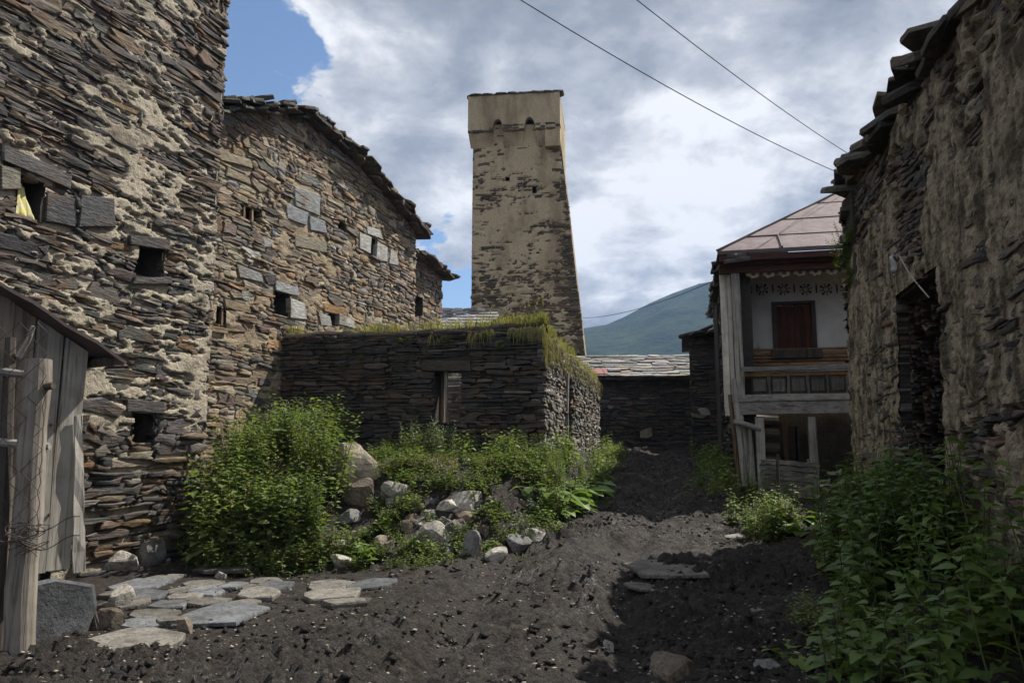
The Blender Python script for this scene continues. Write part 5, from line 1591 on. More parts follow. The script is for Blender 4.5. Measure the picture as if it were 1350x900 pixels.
# ================================================================== ROCKS, PAVING SLABS, PEBBLES
def rock_vf(L, Wd, H, seed, facets=14, sub=3):
    bm = bmesh.new(); bmesh.ops.create_icosphere(bm, subdivisions=sub, radius=1.0)
    V = np.array([v.co[:] for v in bm.verts]); F = [tuple(v.index for v in f.verts) for f in bm.faces]; bm.free()
    rng = np.random.default_rng(seed)
    V = V / (np.abs(V) ** 6).sum(1)[:, None] ** (1 / 6.0)
    for k in range(facets):
        n = rng.normal(size=3); n /= np.linalg.norm(n); c = rng.uniform(.60, .98)
        d = V.dot(n); V = V - np.maximum(0, d - c)[:, None] * n * .985
    V += 0.05 * (np.stack([fbm(V[:, 0] * 3 + V[:, 2] * 2, V[:, 1] * 3, seed + q, 3) for q in range(3)], 1) - .5)
    V = V / np.abs(V).max(0)
    return V * np.array((L, Wd, H)) / 2, F
def put_rock(u, vb, w, h, mat, label, seed, deep=1.0, rot=None, group=None, name='boulder', tilt=0.0, lift=0.0, y=None):
    """a rock whose foot is seen at (u, vb), w by h pixels"""
    p = hit(u, vb) if y is None else at(u, vb, y)
    k = p[1] / FPX
    V, F = rock_vf(w * k * 1.05, w * k * .85 * deep, h * k * 1.25, seed)
    rng = np.random.default_rng(seed)
    e = Euler((rng.uniform(-.15, .15), tilt, rng.uniform(-.5, .5) if rot is None else rot)).to_matrix()
    V = V @ np.array(e).T
    V[:, 2] *= 1.0
    V += p + np.array((0, w * k * .15, h * k * .40 + lift))
    o = mk(name, V, F, M[mat])
    return tag(o, label, 'rock', group)
RUB = 'rubble stones fallen below the ruin'
put_rock(465, 640, 64, 54, 'rock_tan', 'large squared brown block resting on top of the weedy rubble heap', 301, .8, name='stone_block', rot=.35)
put_rock(468, 668, 42, 34, 'rock_brown', 'rounded dark brown boulder under the squared block', 302)
put_rock(522, 662, 44, 24, 'rock_pale', 'long pale boulder lying on the rubble heap right of the squared block', 303, tilt=.25)
put_rock(612, 676, 50, 26, 'rock_pale', 'large pale grey boulder topping the right half of the rubble heap', 304)
put_rock(592, 678, 34, 18, 'rock_pale', 'wedge shaped warm stone leaning against the large pale boulder', 305, tilt=-.2)
put_rock(620, 690, 40, 17, 'rock_brown', 'flat warm brown stone just below the large pale boulder', 306)
put_rock(572, 720, 40, 34, 'rock_pale', 'long pale stone tilted downhill among the rubble weeds', 307, tilt=.7)
put_rock(598, 716, 30, 26, 'rock_grey', 'grey tilted stone wedged in the middle of the rubble', 308, tilt=-.6)
put_rock(622, 744, 26, 42, 'rock_grey', 'upright dark slate stone at the foot of the rubble', 309)
put_rock(641, 715, 22, 22, 'rock_brown', 'small brown stone above the pale foot stone of the rubble', 310)
put_rock(654, 742, 28, 20, 'rock_pale', 'cream coloured stone at the muddy foot of the rubble', 311)
put_rock(686, 726, 34, 20, 'rock_grey', 'rough grey stone at the lane edge of the rubble', 312)
put_rock(706, 716, 38, 18, 'rock_pale', 'pale broken slab of rock farthest out on the lane edge', 313)
put_rock(448, 748, 28, 17, 'rock_pale', 'white wedge of stone at the foot of the weeds left of the rubble', 314)
put_rock(446, 728, 26, 13, 'rock_pale', 'small pale stone half hidden above the white wedge', 315)
for k, (u, v, w, h, m_) in enumerate([(543, 690, 20, 12, 'rock_brown'), (560, 684, 16, 10, 'rock_pale'), (536, 706, 16, 18, 'rock_brown'), (570, 668, 24, 12, 'rock_slate'), (586, 694, 20, 12, 'rock_grey'), (604, 700, 24, 16, 'rock_brown'),
                                      (548, 668, 18, 12, 'rock_brown'), (460, 690, 30, 18, 'rock_grey'), (668, 700, 14, 10, 'rock_grey'), (700, 670, 18, 10, 'rock_slate'), (505, 686, 18, 12, 'rock_brown'), (630, 704, 22, 12, 'rock_pale'), (590, 730, 16, 12, 'rock_grey'), (560, 700, 15, 10, 'rock_pale')]):
    put_rock(u, v, w, h, m_, 'small loose stone among the weeds of the rubble heap', 330 + k, group=RUB, name='rubble_stone')
rng1 = np.random.default_rng(390)
for k in range(34):
    t = rng1.random(); u = 500 + 200 * rng1.random(); v = 655 + (85 - .12 * abs(u - 600)) * t
    put_rock(u, v, rng1.uniform(9, 26), rng1.uniform(7, 18), ('rock_pale', 'rock_brown', 'rock_grey', 'rock_tan')[k % 4], 'small loose stone among the weeds of the rubble heap', 391 + k, group=RUB, name='rubble_stone', tilt=rng1.uniform(-.5, .5))
# stones at the tower foot
put_rock(236, 732, 56, 46, 'rock_pale', 'big white broken boulder against the foot of the slate tower', 350)
put_rock(192, 750, 40, 38, 'rock_grey', 'grey blocky stone beside the white boulder at the tower foot', 351)
put_rock(145, 756, 60, 27, 'rock_pale', 'long rounded pale boulder lying before the tower foot', 352, .6)
put_rock(113, 758, 22, 50, 'rock_pale', 'pale upright stone at the corner of the plank shed', 353)
put_rock(138, 838, 38, 32, 'rock_brown', 'squared brown stone standing by the shed footing', 354, y=7.0)
put_rock(158, 806, 34, 30, 'rock_pale', 'pale ridged stone leaning behind the squared brown one', 355, tilt=.5)
put_rock(241, 840, 22, 24, 'rock_brown', 'rust brown lump of stone beside the big paving slab', 356)
put_rock(218, 745, 16, 9, 'rock_pale', 'little white stone lying beside the grey blocky one', 357)
put_rock(290, 763, 14, 9, 'rock_pale', 'small pale stone beside the dark fallen plank', 358)
put_rock(342, 866, 28, 16, 'rock_pale', 'small pointed white stone in the mud by the slabs', 359)
# right side
put_rock(893, 906, 62, 34, 'rock_brown', 'brown sloping rock half sunk in the shaded mud', 360, tilt=.3)
put_rock(1016, 900, 44, 26, 'rock_grey', 'grey rounded stone at the edge of the shaded weeds', 361)
put_rock(1036, 700, 22, 40, 'rock_brown', 'upright reddish stone beside the short broken stake', 362, y=11.6)
put_rock(1100, 722, 40, 14, 'rock_grey', 'flat grey stone under the shaded nettles', 363)
put_rock(800, 860, 16, 18, 'rock_pale', 'small white stone in the middle of the muddy lane', 364)
put_rock(968, 712, 26, 8, 'rock_pale', 'flat pale stone at the foot of the sunlit weeds', 365)
put_rock(874, 574, 26, 16, 'rock_grey', 'grey squared stone at the top of the lane', 366, name='stone_block')
put_rock(1338, 850, 40, 30, 'rock_grey', 'grey stone buried among the big nettles', 367)
for k, (u, v) in enumerate([(840, 592), (850, 591), (862, 590), (832, 595), (871, 588)]):
    put_rock(u, v + 2, 10, 5, 'rock_pale', 'small white stone scattered across the top of the lane', 370 + k, group='white stones at the top of the lane', name='stone')

def paving():
    rng = np.random.default_rng(401)
    L = [(185, 776, 66, 12), (216, 766, 42, 9), (262, 776, 50, 9), (268, 787, 44, 10), (296, 757, 74, 10), (348, 770, 40, 6), (364, 778, 44, 8), (340, 789, 56, 12), (440, 777, 62, 13), (490, 775, 52, 10),
         (436, 792, 78, 12), (455, 799, 58, 9), (290, 817, 86, 28), (318, 803, 40, 10), (165, 855, 108, 30), (185, 792, 56, 10), (165, 803, 56, 12), (205, 816, 60, 12), (222, 803, 44, 10), (246, 795, 40, 9),
         (270, 800, 50, 8), (190, 828, 52, 12), (225, 828, 38, 9), (150, 790, 34, 9), (305, 778, 30, 7), (880, 766, 96, 24), (930, 757, 40, 12), (850, 783, 44, 12), (330, 782, 26, 6), (240, 785, 34, 7)]
    for k, (u, v, w, h) in enumerate(L):
        p = hit(u, v); kx = p[1] / FPX
        p0, p1 = hit(u, v - h / 2), hit(u, v + h / 2)
        d = max(.14, p0[1] - p1[1])
        big = u > 700
        slab('paving_slab', p + np.array((0, 0, (.022 if not big else .014) + max(0.0, float(ground_fine(p[:1], p[1:2])[0])))), (1, rng.uniform(-.12, .12), rng.uniform(-.03, .03)), (rng.uniform(-.2, .2), 1, rng.uniform(0, .05)), w * kx, d, rng.uniform(.03, .06) * (.7 if big else 1), rng,
             M['slab_dirty' if k % 3 else 'rock_slate'] if u < 700 else M['slab_dirty'], GROUND, None, .22)
    # small flat chips in the shaded slope on the right
    for (u, v, w, h) in [(958, 838, 22, 12), (925, 775, 46, 8), (1040, 742, 40, 7), (985, 852, 26, 9), (1000, 810, 18, 6), (1060, 735, 22, 6), (960, 855, 14, 8), (995, 765, 18, 5), (1090, 712, 24, 7), (935, 830, 18, 6), (1010, 845, 16, 6)]:
        p = hit(u, v); kx = p[1] / FPX
        slab('slate_chip', p + np.array((0, 0, .03)), (1, rng.uniform(-.6, .6), rng.uniform(-.1, .1)), (0, 1, .1), w * kx, max(.08, h * kx * 3), .03, rng, M['rock_grey'], GROUND, None, .25)
paving()
def pebbles():
    rng = np.random.default_rng(411)
    tv = np.array([(1, 0, 0), (-1, 0, 0), (0, 1, 0), (0, -1, 0), (0, 0, 1), (0, 0, -1)], float)
    tf = np.array([(0, 2, 4), (2, 1, 4), (1, 3, 4), (3, 0, 4), (2, 0, 5), (1, 2, 5), (3, 1, 5), (0, 3, 5)])
    for name, mat, n, smin, smax, flat in (('pebbles', 'rock_pale', 3000, .004, .026, .5), ('slate_chips', 'rock_tan', 8500, .005, .036, .35), ('mud_clods', 'mud', 9000, .010, .055, .7)):
        y = 5.2 + 17 * rng.random(n) ** 1.8
        x = np.where(y < 11, rng.uniform(-4.4, 3.6, n) + .05 * y, rng.uniform(.4, 3.5, n) + TS * (y - 13))
        dens = vnoise(x * 1.1, y * 1.1, 415) + .6 * vnoise(x * 3.3, y * 3.3, 416)
        ok = dens > rng.uniform(.35, 1.15, n); x, y = x[ok], y[ok]; n = len(x)
        z = ground_base(x, y) + ground_fine(x, y)
        s = smin + (smax - smin) * rng.random(n) ** 2.6
        v = tv[None] * (1 + rng.uniform(-.45, .45, (n, 6, 3))) * s[:, None, None] * np.stack([np.ones(n), rng.uniform(.5, 1, n), flat * rng.uniform(.6, 1.2, n)], 1)[:, None, :]
        an = rng.uniform(0, 6.28, n); ca, sa = np.cos(an)[:, None], np.sin(an)[:, None]
        V = np.stack([v[:, :, 0] * ca - v[:, :, 1] * sa, v[:, :, 0] * sa + v[:, :, 1] * ca, v[:, :, 2]], 2) + np.stack([x, y, z + s * flat * .25], 1)[:, None, :]
        Vs, Fs = [V.reshape(-1, 3)], [(tf[None] + 6 * np.arange(n)[:, None, None]).reshape(-1, 3)]
        o = mk(name, np.vstack(Vs), np.vstack(Fs), M[mat])
        tag(o, {'pebbles': 'pale pebbles scattered over the muddy lane', 'slate_chips': 'brown stone chips scattered over the muddy lane', 'mud_clods': 'dark clods of churned mud on the lane'}[name], {'pebbles': 'pebbles', 'slate_chips': 'chips', 'mud_clods': 'clods'}[name], kind='stuff')
pebbles()
def small_things():
    rr = random.Random(61); rng = np.random.default_rng(61)
    # fallen dark plank before the bush
    a, b = hit(262, 752), hit(330, 760)
    V, F = beam_vf(a + Z * .06, b + Z * .05, .12, .05, Z, 5, .008, rr, .006)
    tag(mk('fallen_plank', V, F, M['wood_dark']), 'dark plank lying on the ground before the big bush', 'plank')
    a, b = at(112, 770, 7.15), at(128, 832, 6.9); b[2] = gz(b[0], b[1]) + .01
    for k in range(2):
        V, F = tube_vf([a + np.array((.03 * k, 0, 0)), (a + b) / 2 + np.array((.02, 0, 0)), b + np.array((.04 * k, .02, 0))], [.014, .016, .015], 6)
        tag(mk('stick', V, F, M['wood_dark']), 'thin dark stick leaning between the shed footing and the squared stone', 'stick', 'sticks by the shed footing')
    # blue litter
    p = hit(582, 758)
    V = [p + np.array((.05 * math.cos(t) * (1 + .3 * math.sin(3 * t)), .03 * math.sin(t), .045 + .008 * math.sin(2 * t))) for t in np.linspace(0, 6.28, 9)[:-1]]
    V += [v - Z * .012 for v in V]
    tag(mk('wrapper', V, [tuple(range(8))] + [(i, i + 8, (i + 1) % 8 + 8, (i + 1) % 8) for i in range(8)], M['blue_litter']), 'crumpled blue wrapper in the mud below the rubble', 'wrapper')
    # broken stake on the right
    b, t = at(1022, 690, 11.3), at(1026, 598, 11.35)
    b[2] = gz(b[0], b[1]) - .05
    n = 6
    V, F = tube_vf([b + (t - b) * i / n + np.array((.012 * math.sin(i * 2), 0, 0)) for i in range(n + 1)], [.055, .05, .05, .045, .03, .025, .018], 8)
    tag(mk('stake', V, F, M['wood_dark']), 'short broken dark stake in the sunlit weeds before the plank barrier', 'stake')
small_things()

# ================================================================== WIRES OVERHEAD
def wires():
    def wire(pa, pb, sag, r, label):
        pts = [pa + (pb - pa) * t - Z * sag * 4 * t * (1 - t) for t in np.linspace(0, 1, 24)]
        V, F = tube_vf(pts, r, 5); tag(mk('overhead_wire', V, F, M['cable_black'], smooth=True), label, 'wire')
    e = at(1126, 226, 17.5); s = at(755, 0, 11.0); wire(e + (s - e) * 1.8, e + (e - s) * .2, .55, .009, 'lower thin black wire crossing the sky down to the metal roof')
    e = at(1118, 197, 17.5); s = at(868, 0, 11.0); wire(e + (s - e) * 1.8, e + (e - s) * .2, .3, .008, 'upper thin black wire crossing the sky to the barn eave')
    a, b = at(768, 419, 36.0), at(946, 368, 20.0); wire(a, b, .25, .011, 'thin wire strung from the tall tower to the balcony house')
wires()

# ================================================================== PLANTS
def leaf_vf(L, Wd, droop=.25, fold=.18, n=4, serr=.0):
    """ovate leaf along +x, midrib folded, tip drooping"""
    xs = np.linspace(0, 1, n + 1)
    wd = np.sin(np.pi * np.clip(xs, 0, 1) ** .72) * .5
    wd[0] = .03; wd[-1] = 0.0
    V, F = [], []
    for i, x in enumerate(xs):
        z = -droop * L * x * x
        V.append((x * L, 0, z))
        if i < n:
            s_ = 1 + (serr if i % 2 else -serr)
            V.append((x * L, wd[i] * Wd * s_, z + fold * wd[i] * Wd)); V.append((x * L, -wd[i] * Wd * s_, z + fold * wd[i] * Wd))
        else: V.append((x * L, 0, z)); V.append((x * L, 0, z))
    for i in range(n):
        a, b = i * 3, (i + 1) * 3
        if i < n - 1: F += [(a, b, b + 1, a + 1), (a, a + 2, b + 2, b)]
        else: F += [(a, b, a + 1), (a, a + 2, b)]
    return np.array(V, float), F
def frame(pos_, dirv, roll=0.0):
    x = np.array(dirv, float); x /= np.linalg.norm(x)
    y = np.cross((0, 0, 1.0), x)
    if np.linalg.norm(y) < 1e-3: y = np.array((0, 1.0, 0))
    y /= np.linalg.norm(y); z = np.cross(x, y)
    c, s = math.cos(roll), math.sin(roll)
    return np.stack([x, c * y + s * z, -s * y + c * z], 1), np.array(pos_, float)
class Foliage:
    def __init__(s): s.V, s.F, s.C, s.n = [], [], [], 0
    def add(s, V, F, c):
        s.V.append(V); s.F += [tuple(i + s.n for i in f) for f in F]; s.C.append(np.tile(np.array(c, float), (len(V), 1))); s.n += len(V)
    def mesh(s, name, mat):
        me = mesh_np(name, np.vstack(s.V), s.F, np.vstack(s.C)); me.materials.append(mat); return me
def raw_mesh(name, mb, mat):
    me = mesh_np(name, np.vstack(mb.V), mb.F); me.materials.append(mat); return me
def stem_curve(h, lean, az, rng, n=7):
    pts = []; a = az
    for i in range(n + 1):
        f = i / n
        r = lean * h * f ** 1.6
        pts.append(np.array((math.cos(a) * r + .015 * math.sin(5 * f + az), math.sin(a) * r + .015 * math.cos(4 * f + az), h * f * (1 - .18 * lean * f))))
    return pts
def interp(pts, f):
    k = f * (len(pts) - 1); i = min(int(k), len(pts) - 2); return pts[i] + (pts[i + 1] - pts[i]) * (k - i)

def weed_meshes(seed, h, stems, per, L, Wd, spread, mat, upright=.5, dry=.05, base=.1, nleaf=3, flower=None, droop=.3, thick=.006):
    rng = np.random.default_rng(seed); fo = Foliage(); mb = MB()
    for k in range(stems):
        hh = h * rng.uniform(.55, 1.0); az = rng.uniform(0, 6.28)
        ofs = np.array((rng.normal(0, spread * .35), rng.normal(0, spread * .35), 0))
        pts = [p + ofs for p in stem_curve(hh, rng.uniform(.1, .55) * spread / max(h, .1) * 1.3, az, rng)]
        mb.add(*tube_vf(pts, [thick * (1 - .7 * i / 7) for i in range(8)], 4, False))
        tone = rng.uniform(0, .5)
        for q in range(per):
            f = base + (1 - base) * (q + rng.random()) / per
            p = interp(pts, f); a = q * 2.4 + rng.uniform(-.5, .5)
            dv = np.array((math.cos(a), math.sin(a), upright * rng.uniform(.1, 1.3) - .15))
            sz = (1.15 - .55 * f) * rng.uniform(.6, 1.25)
            V, F = leaf_vf(L * sz, Wd * sz, droop * rng.uniform(.4, 1.6), .2, nleaf)
            Rm, t = frame(p + dv * L * .15, dv, rng.uniform(-.5, .5))
            fo.add(V @ Rm.T + t, F, (min(1, tone + rng.uniform(0, .5)), rng.uniform(.3, .9) if rng.random() < dry else 0.0, 0))
        if flower and rng.random() < flower[0]:
            for q in range(6):
                V, F = leaf_vf(.018, .016, .1, .1, 2); Rm, t = frame(pts[-1] + rng.normal(0, .018, 3), rng.normal(size=3) + (0, 0, .5)); fo.add(V @ Rm.T + t, F, (1, 0, 0))
    return fo.mesh('foliage', mat), raw_mesh('stem', mb, M['stem_green'])

def place_plant(name, fo, stm, loc, rz, sc, label, cat, group):
    r = bpy.data.objects.new(name, None); r.empty_display_size = .1; COL.objects.link(r)
    r.location = loc; r.rotation_euler = (0, 0, rz); r.scale = (sc, sc, sc)
    tag(r, label, cat, group)
    for nm, me in (('foliage', fo), ('stem', stm)):
        o = bpy.data.objects.new(nm, me); COL.objects.link(o); o.parent = r
    return r

WEED = [weed_meshes(500 + k, .85, 15, 34, .092, .042, .36, M['leaf_weed'], .6, .05) for k in range(4)]
BUSH = [weed_meshes(510 + k, 1.15, 18, 46, .092, .046, .46, M['leaf_weed'], .5, .04, base=.05) for k in range(4)]
LOW = [weed_meshes(520 + k, .36, 20, 16, .062, .040, .32, M['leaf_weed'], .6, .16, base=.1) for k in range(3)]
BIGW = [weed_meshes(515 + k, 1.1, 10, 22, .15, .085, .42, M['leaf_weed'], .35, .06, base=.1, nleaf=4) for k in range(2)]
BIGL = [weed_meshes(525, .34, 9, 9, .11, .075, .3, M['leaf_dock'], .4, .12, base=.2, nleaf=4)]
SILV = [weed_meshes(530 + k, .80, 14, 36, .065, .022, .28, M['leaf_silver'], 1.1, .02, droop=.1) for k in range(2)]
DRYW = [weed_meshes(540 + k, .55, 12, 18, .055, .022, .30, M['leaf_straw'], .8, .3) for k in range(2)]
DARKW = [weed_meshes(550 + k, .95, 14, 34, .09, .046, .4, M['leaf_nettle'], .4, .02) for k in range(3)]
NETM = [weed_meshes(560 + k, 1.15, 7, 26, .125, .07, .32, M['leaf_nettle'], .35, .01, nleaf=4, base=.12, thick=.008) for k in range(4)]

def scatter(kind, pts, label, cat, group, seed, smin=.8, smax=1.2, name='weed'):
    rng = np.random.default_rng(seed)
    for i, (x, y) in enumerate(pts):
        fo, stm = kind[rng.integers(len(kind))]
        place_plant(name, fo, stm, (x, y, gz(x, y) - .02), rng.uniform(0, 6.28), rng.uniform(smin, smax), label, cat, group)
def in_poly_px(poly, n, seed, y0=4, y1=30):
    """n random ground points whose sight lines fall in a picture region"""
    rng = np.random.default_rng(seed); P = np.array(poly, float); out = []
    lo, hi = P.min(0), P.max(0); tries = 0
    while len(out) < n and tries < n * 40:
        tries += 1
        u, v = rng.uniform(lo[0], hi[0]), rng.uniform(lo[1], hi[1])
        ins = False; j = len(P) - 1
        for i in range(len(P)):
            if (P[i][1] > v) != (P[j][1] > v) and u < (P[j][0] - P[i][0]) * (v - P[i][1]) / (P[j][1] - P[i][1]) + P[i][0]: ins = not ins
            j = i
        if ins:
            h = hit(u, v, y0, y1); out.append((h[0], h[1]))
    return out
def poly_xy(x0, x1, y0, y1, n, seed, f=None):
    rng = np.random.default_rng(seed); out = []
    while len(out) < n:
        x, y = rng.uniform(x0, x1), rng.uniform(y0, y1)
        if f is None or f(x, y): out.append((x, y))
    return out
ROCKS = [np.array(o.location[:2]) for o in bpy.data.objects if o.name.split('.')[0] in ('boulder', 'stone_block', 'rubble_stone')]
def clear_of_rocks(x, y, r=.26):
    return all(not (abs(x - q[0]) < r and -0.85 < y - q[1] < .15) for q in ROCKS)
def front_of_ruin(x, y, m=.25):           # in front of the ruin and outside the houses
    q = np.array((x, y, 0)) - WC.P0; q[2] = 0
    inB = (np.array((x, y, 0)) - WB.P0 * (1, 1, 0)).dot(WB.n) > .15
    return q.dot(WC.n) > m and inB
# the big bush between tower and ruin
BU = 'leafy weeds massed between the slate tower and the ruin'
def not_in_tower(x, y): 
    q = np.array((x, y, 0)) - WA.P0 * (1, 1, 0); return not (q.dot(WA.d) < .25 and q.dot(WA.n) < .35)
pts = poly_xy(-4.5, -2.3, 10.5, 14.6, 46, 601, lambda x, y: front_of_ruin(x, y) and not_in_tower(x, y) and x / y < -.245 + .02 * math.sin(y * 5) and y > 10.55 + .1 * math.sin(x * 4))
scatter(BUSH + WEED[:2] + BIGW + BIGW, pts, 'tall bushy green weed in the thicket between slate tower and ruin', 'bush', BU, 602, .85, 1.25, 'leafy_bush')
pts = poly_xy(-4.3, -2.2, 10.25, 10.9, 16, 603, not_in_tower)
scatter(LOW, pts, 'low leafy weed along the muddy front of the big thicket', 'weed', 'low weeds before the thicket', 604, .9, 1.5, 'low_weed')
pts = poly_xy(-4.4, -2.9, 10.7, 14.0, 12, 627, lambda x, y: front_of_ruin(x, y) and not_in_tower(x, y) and x / y < -.25)
scatter(DRYW + SILV, pts, 'pale seeding stalk standing out of the big green thicket', 'weed', 'pale stalks in the thicket', 628, 1.2, 1.9, 'pale_weed')
# around the rubble
pts = poly_xy(-2.4, .7, 10.3, 13.4, 85, 605, lambda x, y: front_of_ruin(x, y, .3) and clear_of_rocks(x, y, .2) and y > 10.35 + .22 * max(0, x + 1.2))
scatter(LOW + [LOW[0]] + BIGL, pts, 'low leafy weed growing between the stones of the rubble heap', 'weed', 'low weeds on the rubble heap', 606, .7, 1.25, 'low_weed')
pts = poly_xy(-2.3, .5, 12.8, 14.6, 30, 607, lambda x, y: front_of_ruin(x, y, .2) and clear_of_rocks(x, y, .3))
scatter(WEED + BIGW, pts, 'green weed standing against the dark front wall of the ruin', 'weed', 'weeds along the ruin front', 608, .38, .78, 'tall_weed')
pts = poly_xy(-2.3, -.9, 12.9, 14.6, 8, 609, lambda x, y: front_of_ruin(x, y, .3) and clear_of_rocks(x, y, .3))
scatter(SILV, pts, 'silvery grey-green wormwood before the ruin wall', 'weed', 'silvery weeds before the ruin', 610, .85, 1.2, 'wormwood')
pts = poly_xy(-2.9, -.3, 10.5, 12.4, 10, 611, lambda x, y: front_of_ruin(x, y, .3) and clear_of_rocks(x, y, .25))
scatter(DRYW, pts, 'straw coloured dry weed on the rubble heap', 'weed', 'dry weeds on the rubble', 612, .6, .9, 'dry_weed')
scatter(LOW + BIGL, [tuple(hit(u, v)[:2]) for u, v in ((486, 712), (505, 736), (522, 716), (540, 744), (560, 752), (484, 744), (588, 750), (636, 698), (668, 690), (660, 716), (548, 728), (610, 712), (502, 700), (470, 728), (520, 752), (642, 734), (575, 740), (690, 700), (470, 752), (535, 730), (500, 676), (520, 690), (545, 676), (575, 700), (600, 722), (650, 700), (676, 712), (620, 742), (700, 705), (515, 706), (560, 735))],
        'low leafy weed creeping between the pale stones of the rubble foot', 'weed', 'low weeds at the rubble foot', 626, .6, 1.25, 'low_weed')
# along the lane side of the ruin
rng0 = np.random.default_rng(613); pts = []
for k in range(42):
    y = rng0.uniform(12.4, 22.5); pts.append((.6 + TS * (y - 14) + rng0.uniform(.15, .85), y))
scatter(WEED + BIGW, pts, 'bright green weed along the lane side of the ruin', 'weed', 'weeds along the lane side of the ruin', 614, .42, .78, 'tall_weed')
# right of the lane, below the balcony house and along the barn
pts = poly_xy(3.3, 4.6, 10.6, 12.2, 11, 615)
scatter(WEED + BIGW[:1], pts, 'sunlit bushy weed beside the broken stake', 'weed', 'sunlit weeds by the stake', 616, .6, .85, 'tall_weed')
rng0 = np.random.default_rng(617); pts = []
for k in range(38):
    y = rng0.uniform(14.0, 24.0); pts.append((3.85 + TS * (y - 15.5) + rng0.uniform(-.1, .75), y))
scatter(WEED + BIGW + DARKW[:1], pts, 'dark green weed in the shade beside the balcony house', 'weed', 'shaded weeds by the balcony house', 618, .6, .95, 'shade_weed')
pts = [(4.6 + .4 * k, 14.2 - .06 * k) for k in range(5)]
scatter(DARKW, pts, 'dark green weed in the shade below the plank barrier', 'weed', 'shaded weeds below the barrier', 619, .5, .7, 'shade_weed')
# nettle bank on the right
def bank(x, y):
    q = np.array((x, y, 0)) - WD.P0 * (1, 1, 0)
    return x > 2.0 + .42 * (y - 5) + .30 + .2 * math.sin(y * 2) and q.dot(WD.n) > .2
pts = poly_xy(1.8, 5.4, 6.6, 11.2, 68, 621, bank)
scatter(NETM, pts, 'nettle clump in the deep shade of the barn wall', 'nettle', 'nettles along the barn wall', 622, .85, 1.35, 'nettle_clump')
pts = poly_xy(1.4, 4.4, 5.6, 12.0, 30, 623, lambda x, y: abs(x - (2.0 + .42 * (y - 5) + .15)) < .45)
scatter(LOW, pts, 'low weed at the muddy edge of the nettle bank', 'weed', 'low weeds edging the nettle bank', 624, .6, 1.1, 'low_weed')

# big nettles nearest the lens: every leaf a part
def near_nettles():
    rng = np.random.default_rng(631)
    leaf_me = []
    for k in range(4):
        V, F = leaf_vf(.13, .082, .22 + .1 * k, .22, 8, .10)
        me = mesh_np('leaf', V, F, np.tile((.25 + .15 * k, 0, 0), (len(V), 1)), smooth=True); me.materials.append(M['leaf_nettle']); leaf_me.append(me)
    spots = []
    while len(spots) < 52:
        x, y = rng.uniform(1.75, 4.0), rng.uniform(4.3, 6.9)
        if len(spots) > 33: y = rng.uniform(3.7, 4.9)
        if x > 2.0 + .42 * (y - 5) - .05 and x / y < .74 and (np.array((x, y, 0)) - WD.P0 * (1, 1, 0)).dot(WD.n) > .25: spots.append((x, y))
    for (x, y) in spots:
        base = np.array((x, y, gz(x, y) - .03))
        root = empty('nettle', base, 'large stinging nettle with broad toothed leaves in the shaded foreground bank', 'nettle', 'large nettles of the foreground bank')
        h = rng.uniform(.6, 1.2) * (1.0 if x > 2.5 else .7); az = rng.uniform(0, 6.28)
        pts = stem_curve(h, rng.uniform(.1, .4), az, rng)
        V, F = tube_vf([p + base for p in pts], [.007 * (1 - .6 * i / 7) for i in range(8)], 6, False)
        mk('stem', V, F, M['stem_green'], root)
        pairs = int(h / .075)
        for q in range(pairs):
            f = .18 + .8 * q / pairs
            p = interp(pts, f); a0 = az + q * math.pi / 2 + rng.uniform(-.3, .3)
            sc = (1.15 - .6 * max(0, f - .4)) * rng.uniform(.7, 1.15)
            for sgn in (0, math.pi):
                dv = np.array((math.cos(a0 + sgn), math.sin(a0 + sgn), rng.uniform(-.1, .45)))
                Rm, _ = frame(p, dv, rng.uniform(-.35, .35))
                o = bpy.data.objects.new('leaf', leaf_me[rng.integers(4)]); COL.objects.link(o); o.parent = root
                m4 = Matrix.Identity(4)
                for i in range(3):
                    for j in range(3): m4[i][j] = Rm[i][j] * sc
                m4.translation = Vector(p + dv * .03); o.matrix_local = m4
near_nettles()

# broad dock and butterbur leaves by the lane
def dock(loc, n, L, seed, label, group, mat='leaf_dock'):
    rng = np.random.default_rng(seed)
    base = np.array((loc[0], loc[1], gz(*loc) - .02))
    root = empty('dock_plant', base, label, 'dock plant', group)
    for k in range(n):
        a = 2.4 * k + rng.uniform(-.4, .4); hh = L * rng.uniform(.4, 1.1)
        d = np.array((math.cos(a), math.sin(a), 0))
        tip = base + d * L * rng.uniform(.15, .5) + Z * hh
        V, F = tube_vf([base, (base + tip) / 2 - d * .03, tip], [.007, .006, .005], 5, False); mk('stalk', V, F, M['stem_green'], root)
        V, F = leaf_vf(L * rng.uniform(.8, 1.2), L * rng.uniform(.65, .9), rng.uniform(.15, .4), .15, 6, .05)
        Rm, t = frame(tip, d + Z * rng.uniform(-.25, .35), rng.uniform(-.3, .3))
        mk('leaf', V @ Rm.T + t, F, M[mat], root, cols=(rng.uniform(0, 1), 0, 0), smooth=True)
DG = 'broad leaved docks along the lane'
for k, (u, v, n, L) in enumerate([(748, 676, 12, .34), (772, 672, 13, .36), (760, 660, 12, .32), (728, 672, 11, .28), (738, 684, 11, .28), (784, 655, 11, .30), (795, 640, 9, .22), (700, 655, 9, .22)]):
    p = hit(u, v); dock((p[0], p[1]), n, L, 700 + k, 'broad leaved dock in the sun at the lane corner of the ruin', DG)
for k, (u, v, n, L) in enumerate([(1010, 706, 10, .22), (1040, 712, 11, .24), (1065, 716, 10, .24), (1085, 700, 10, .25), (1055, 700, 10, .22)]):
    p = hit(u, v); dock((p[0], p[1]), n, L, 720 + k, 'broad leaved dock beside the upright reddish stone', 'docks by the upright stone')
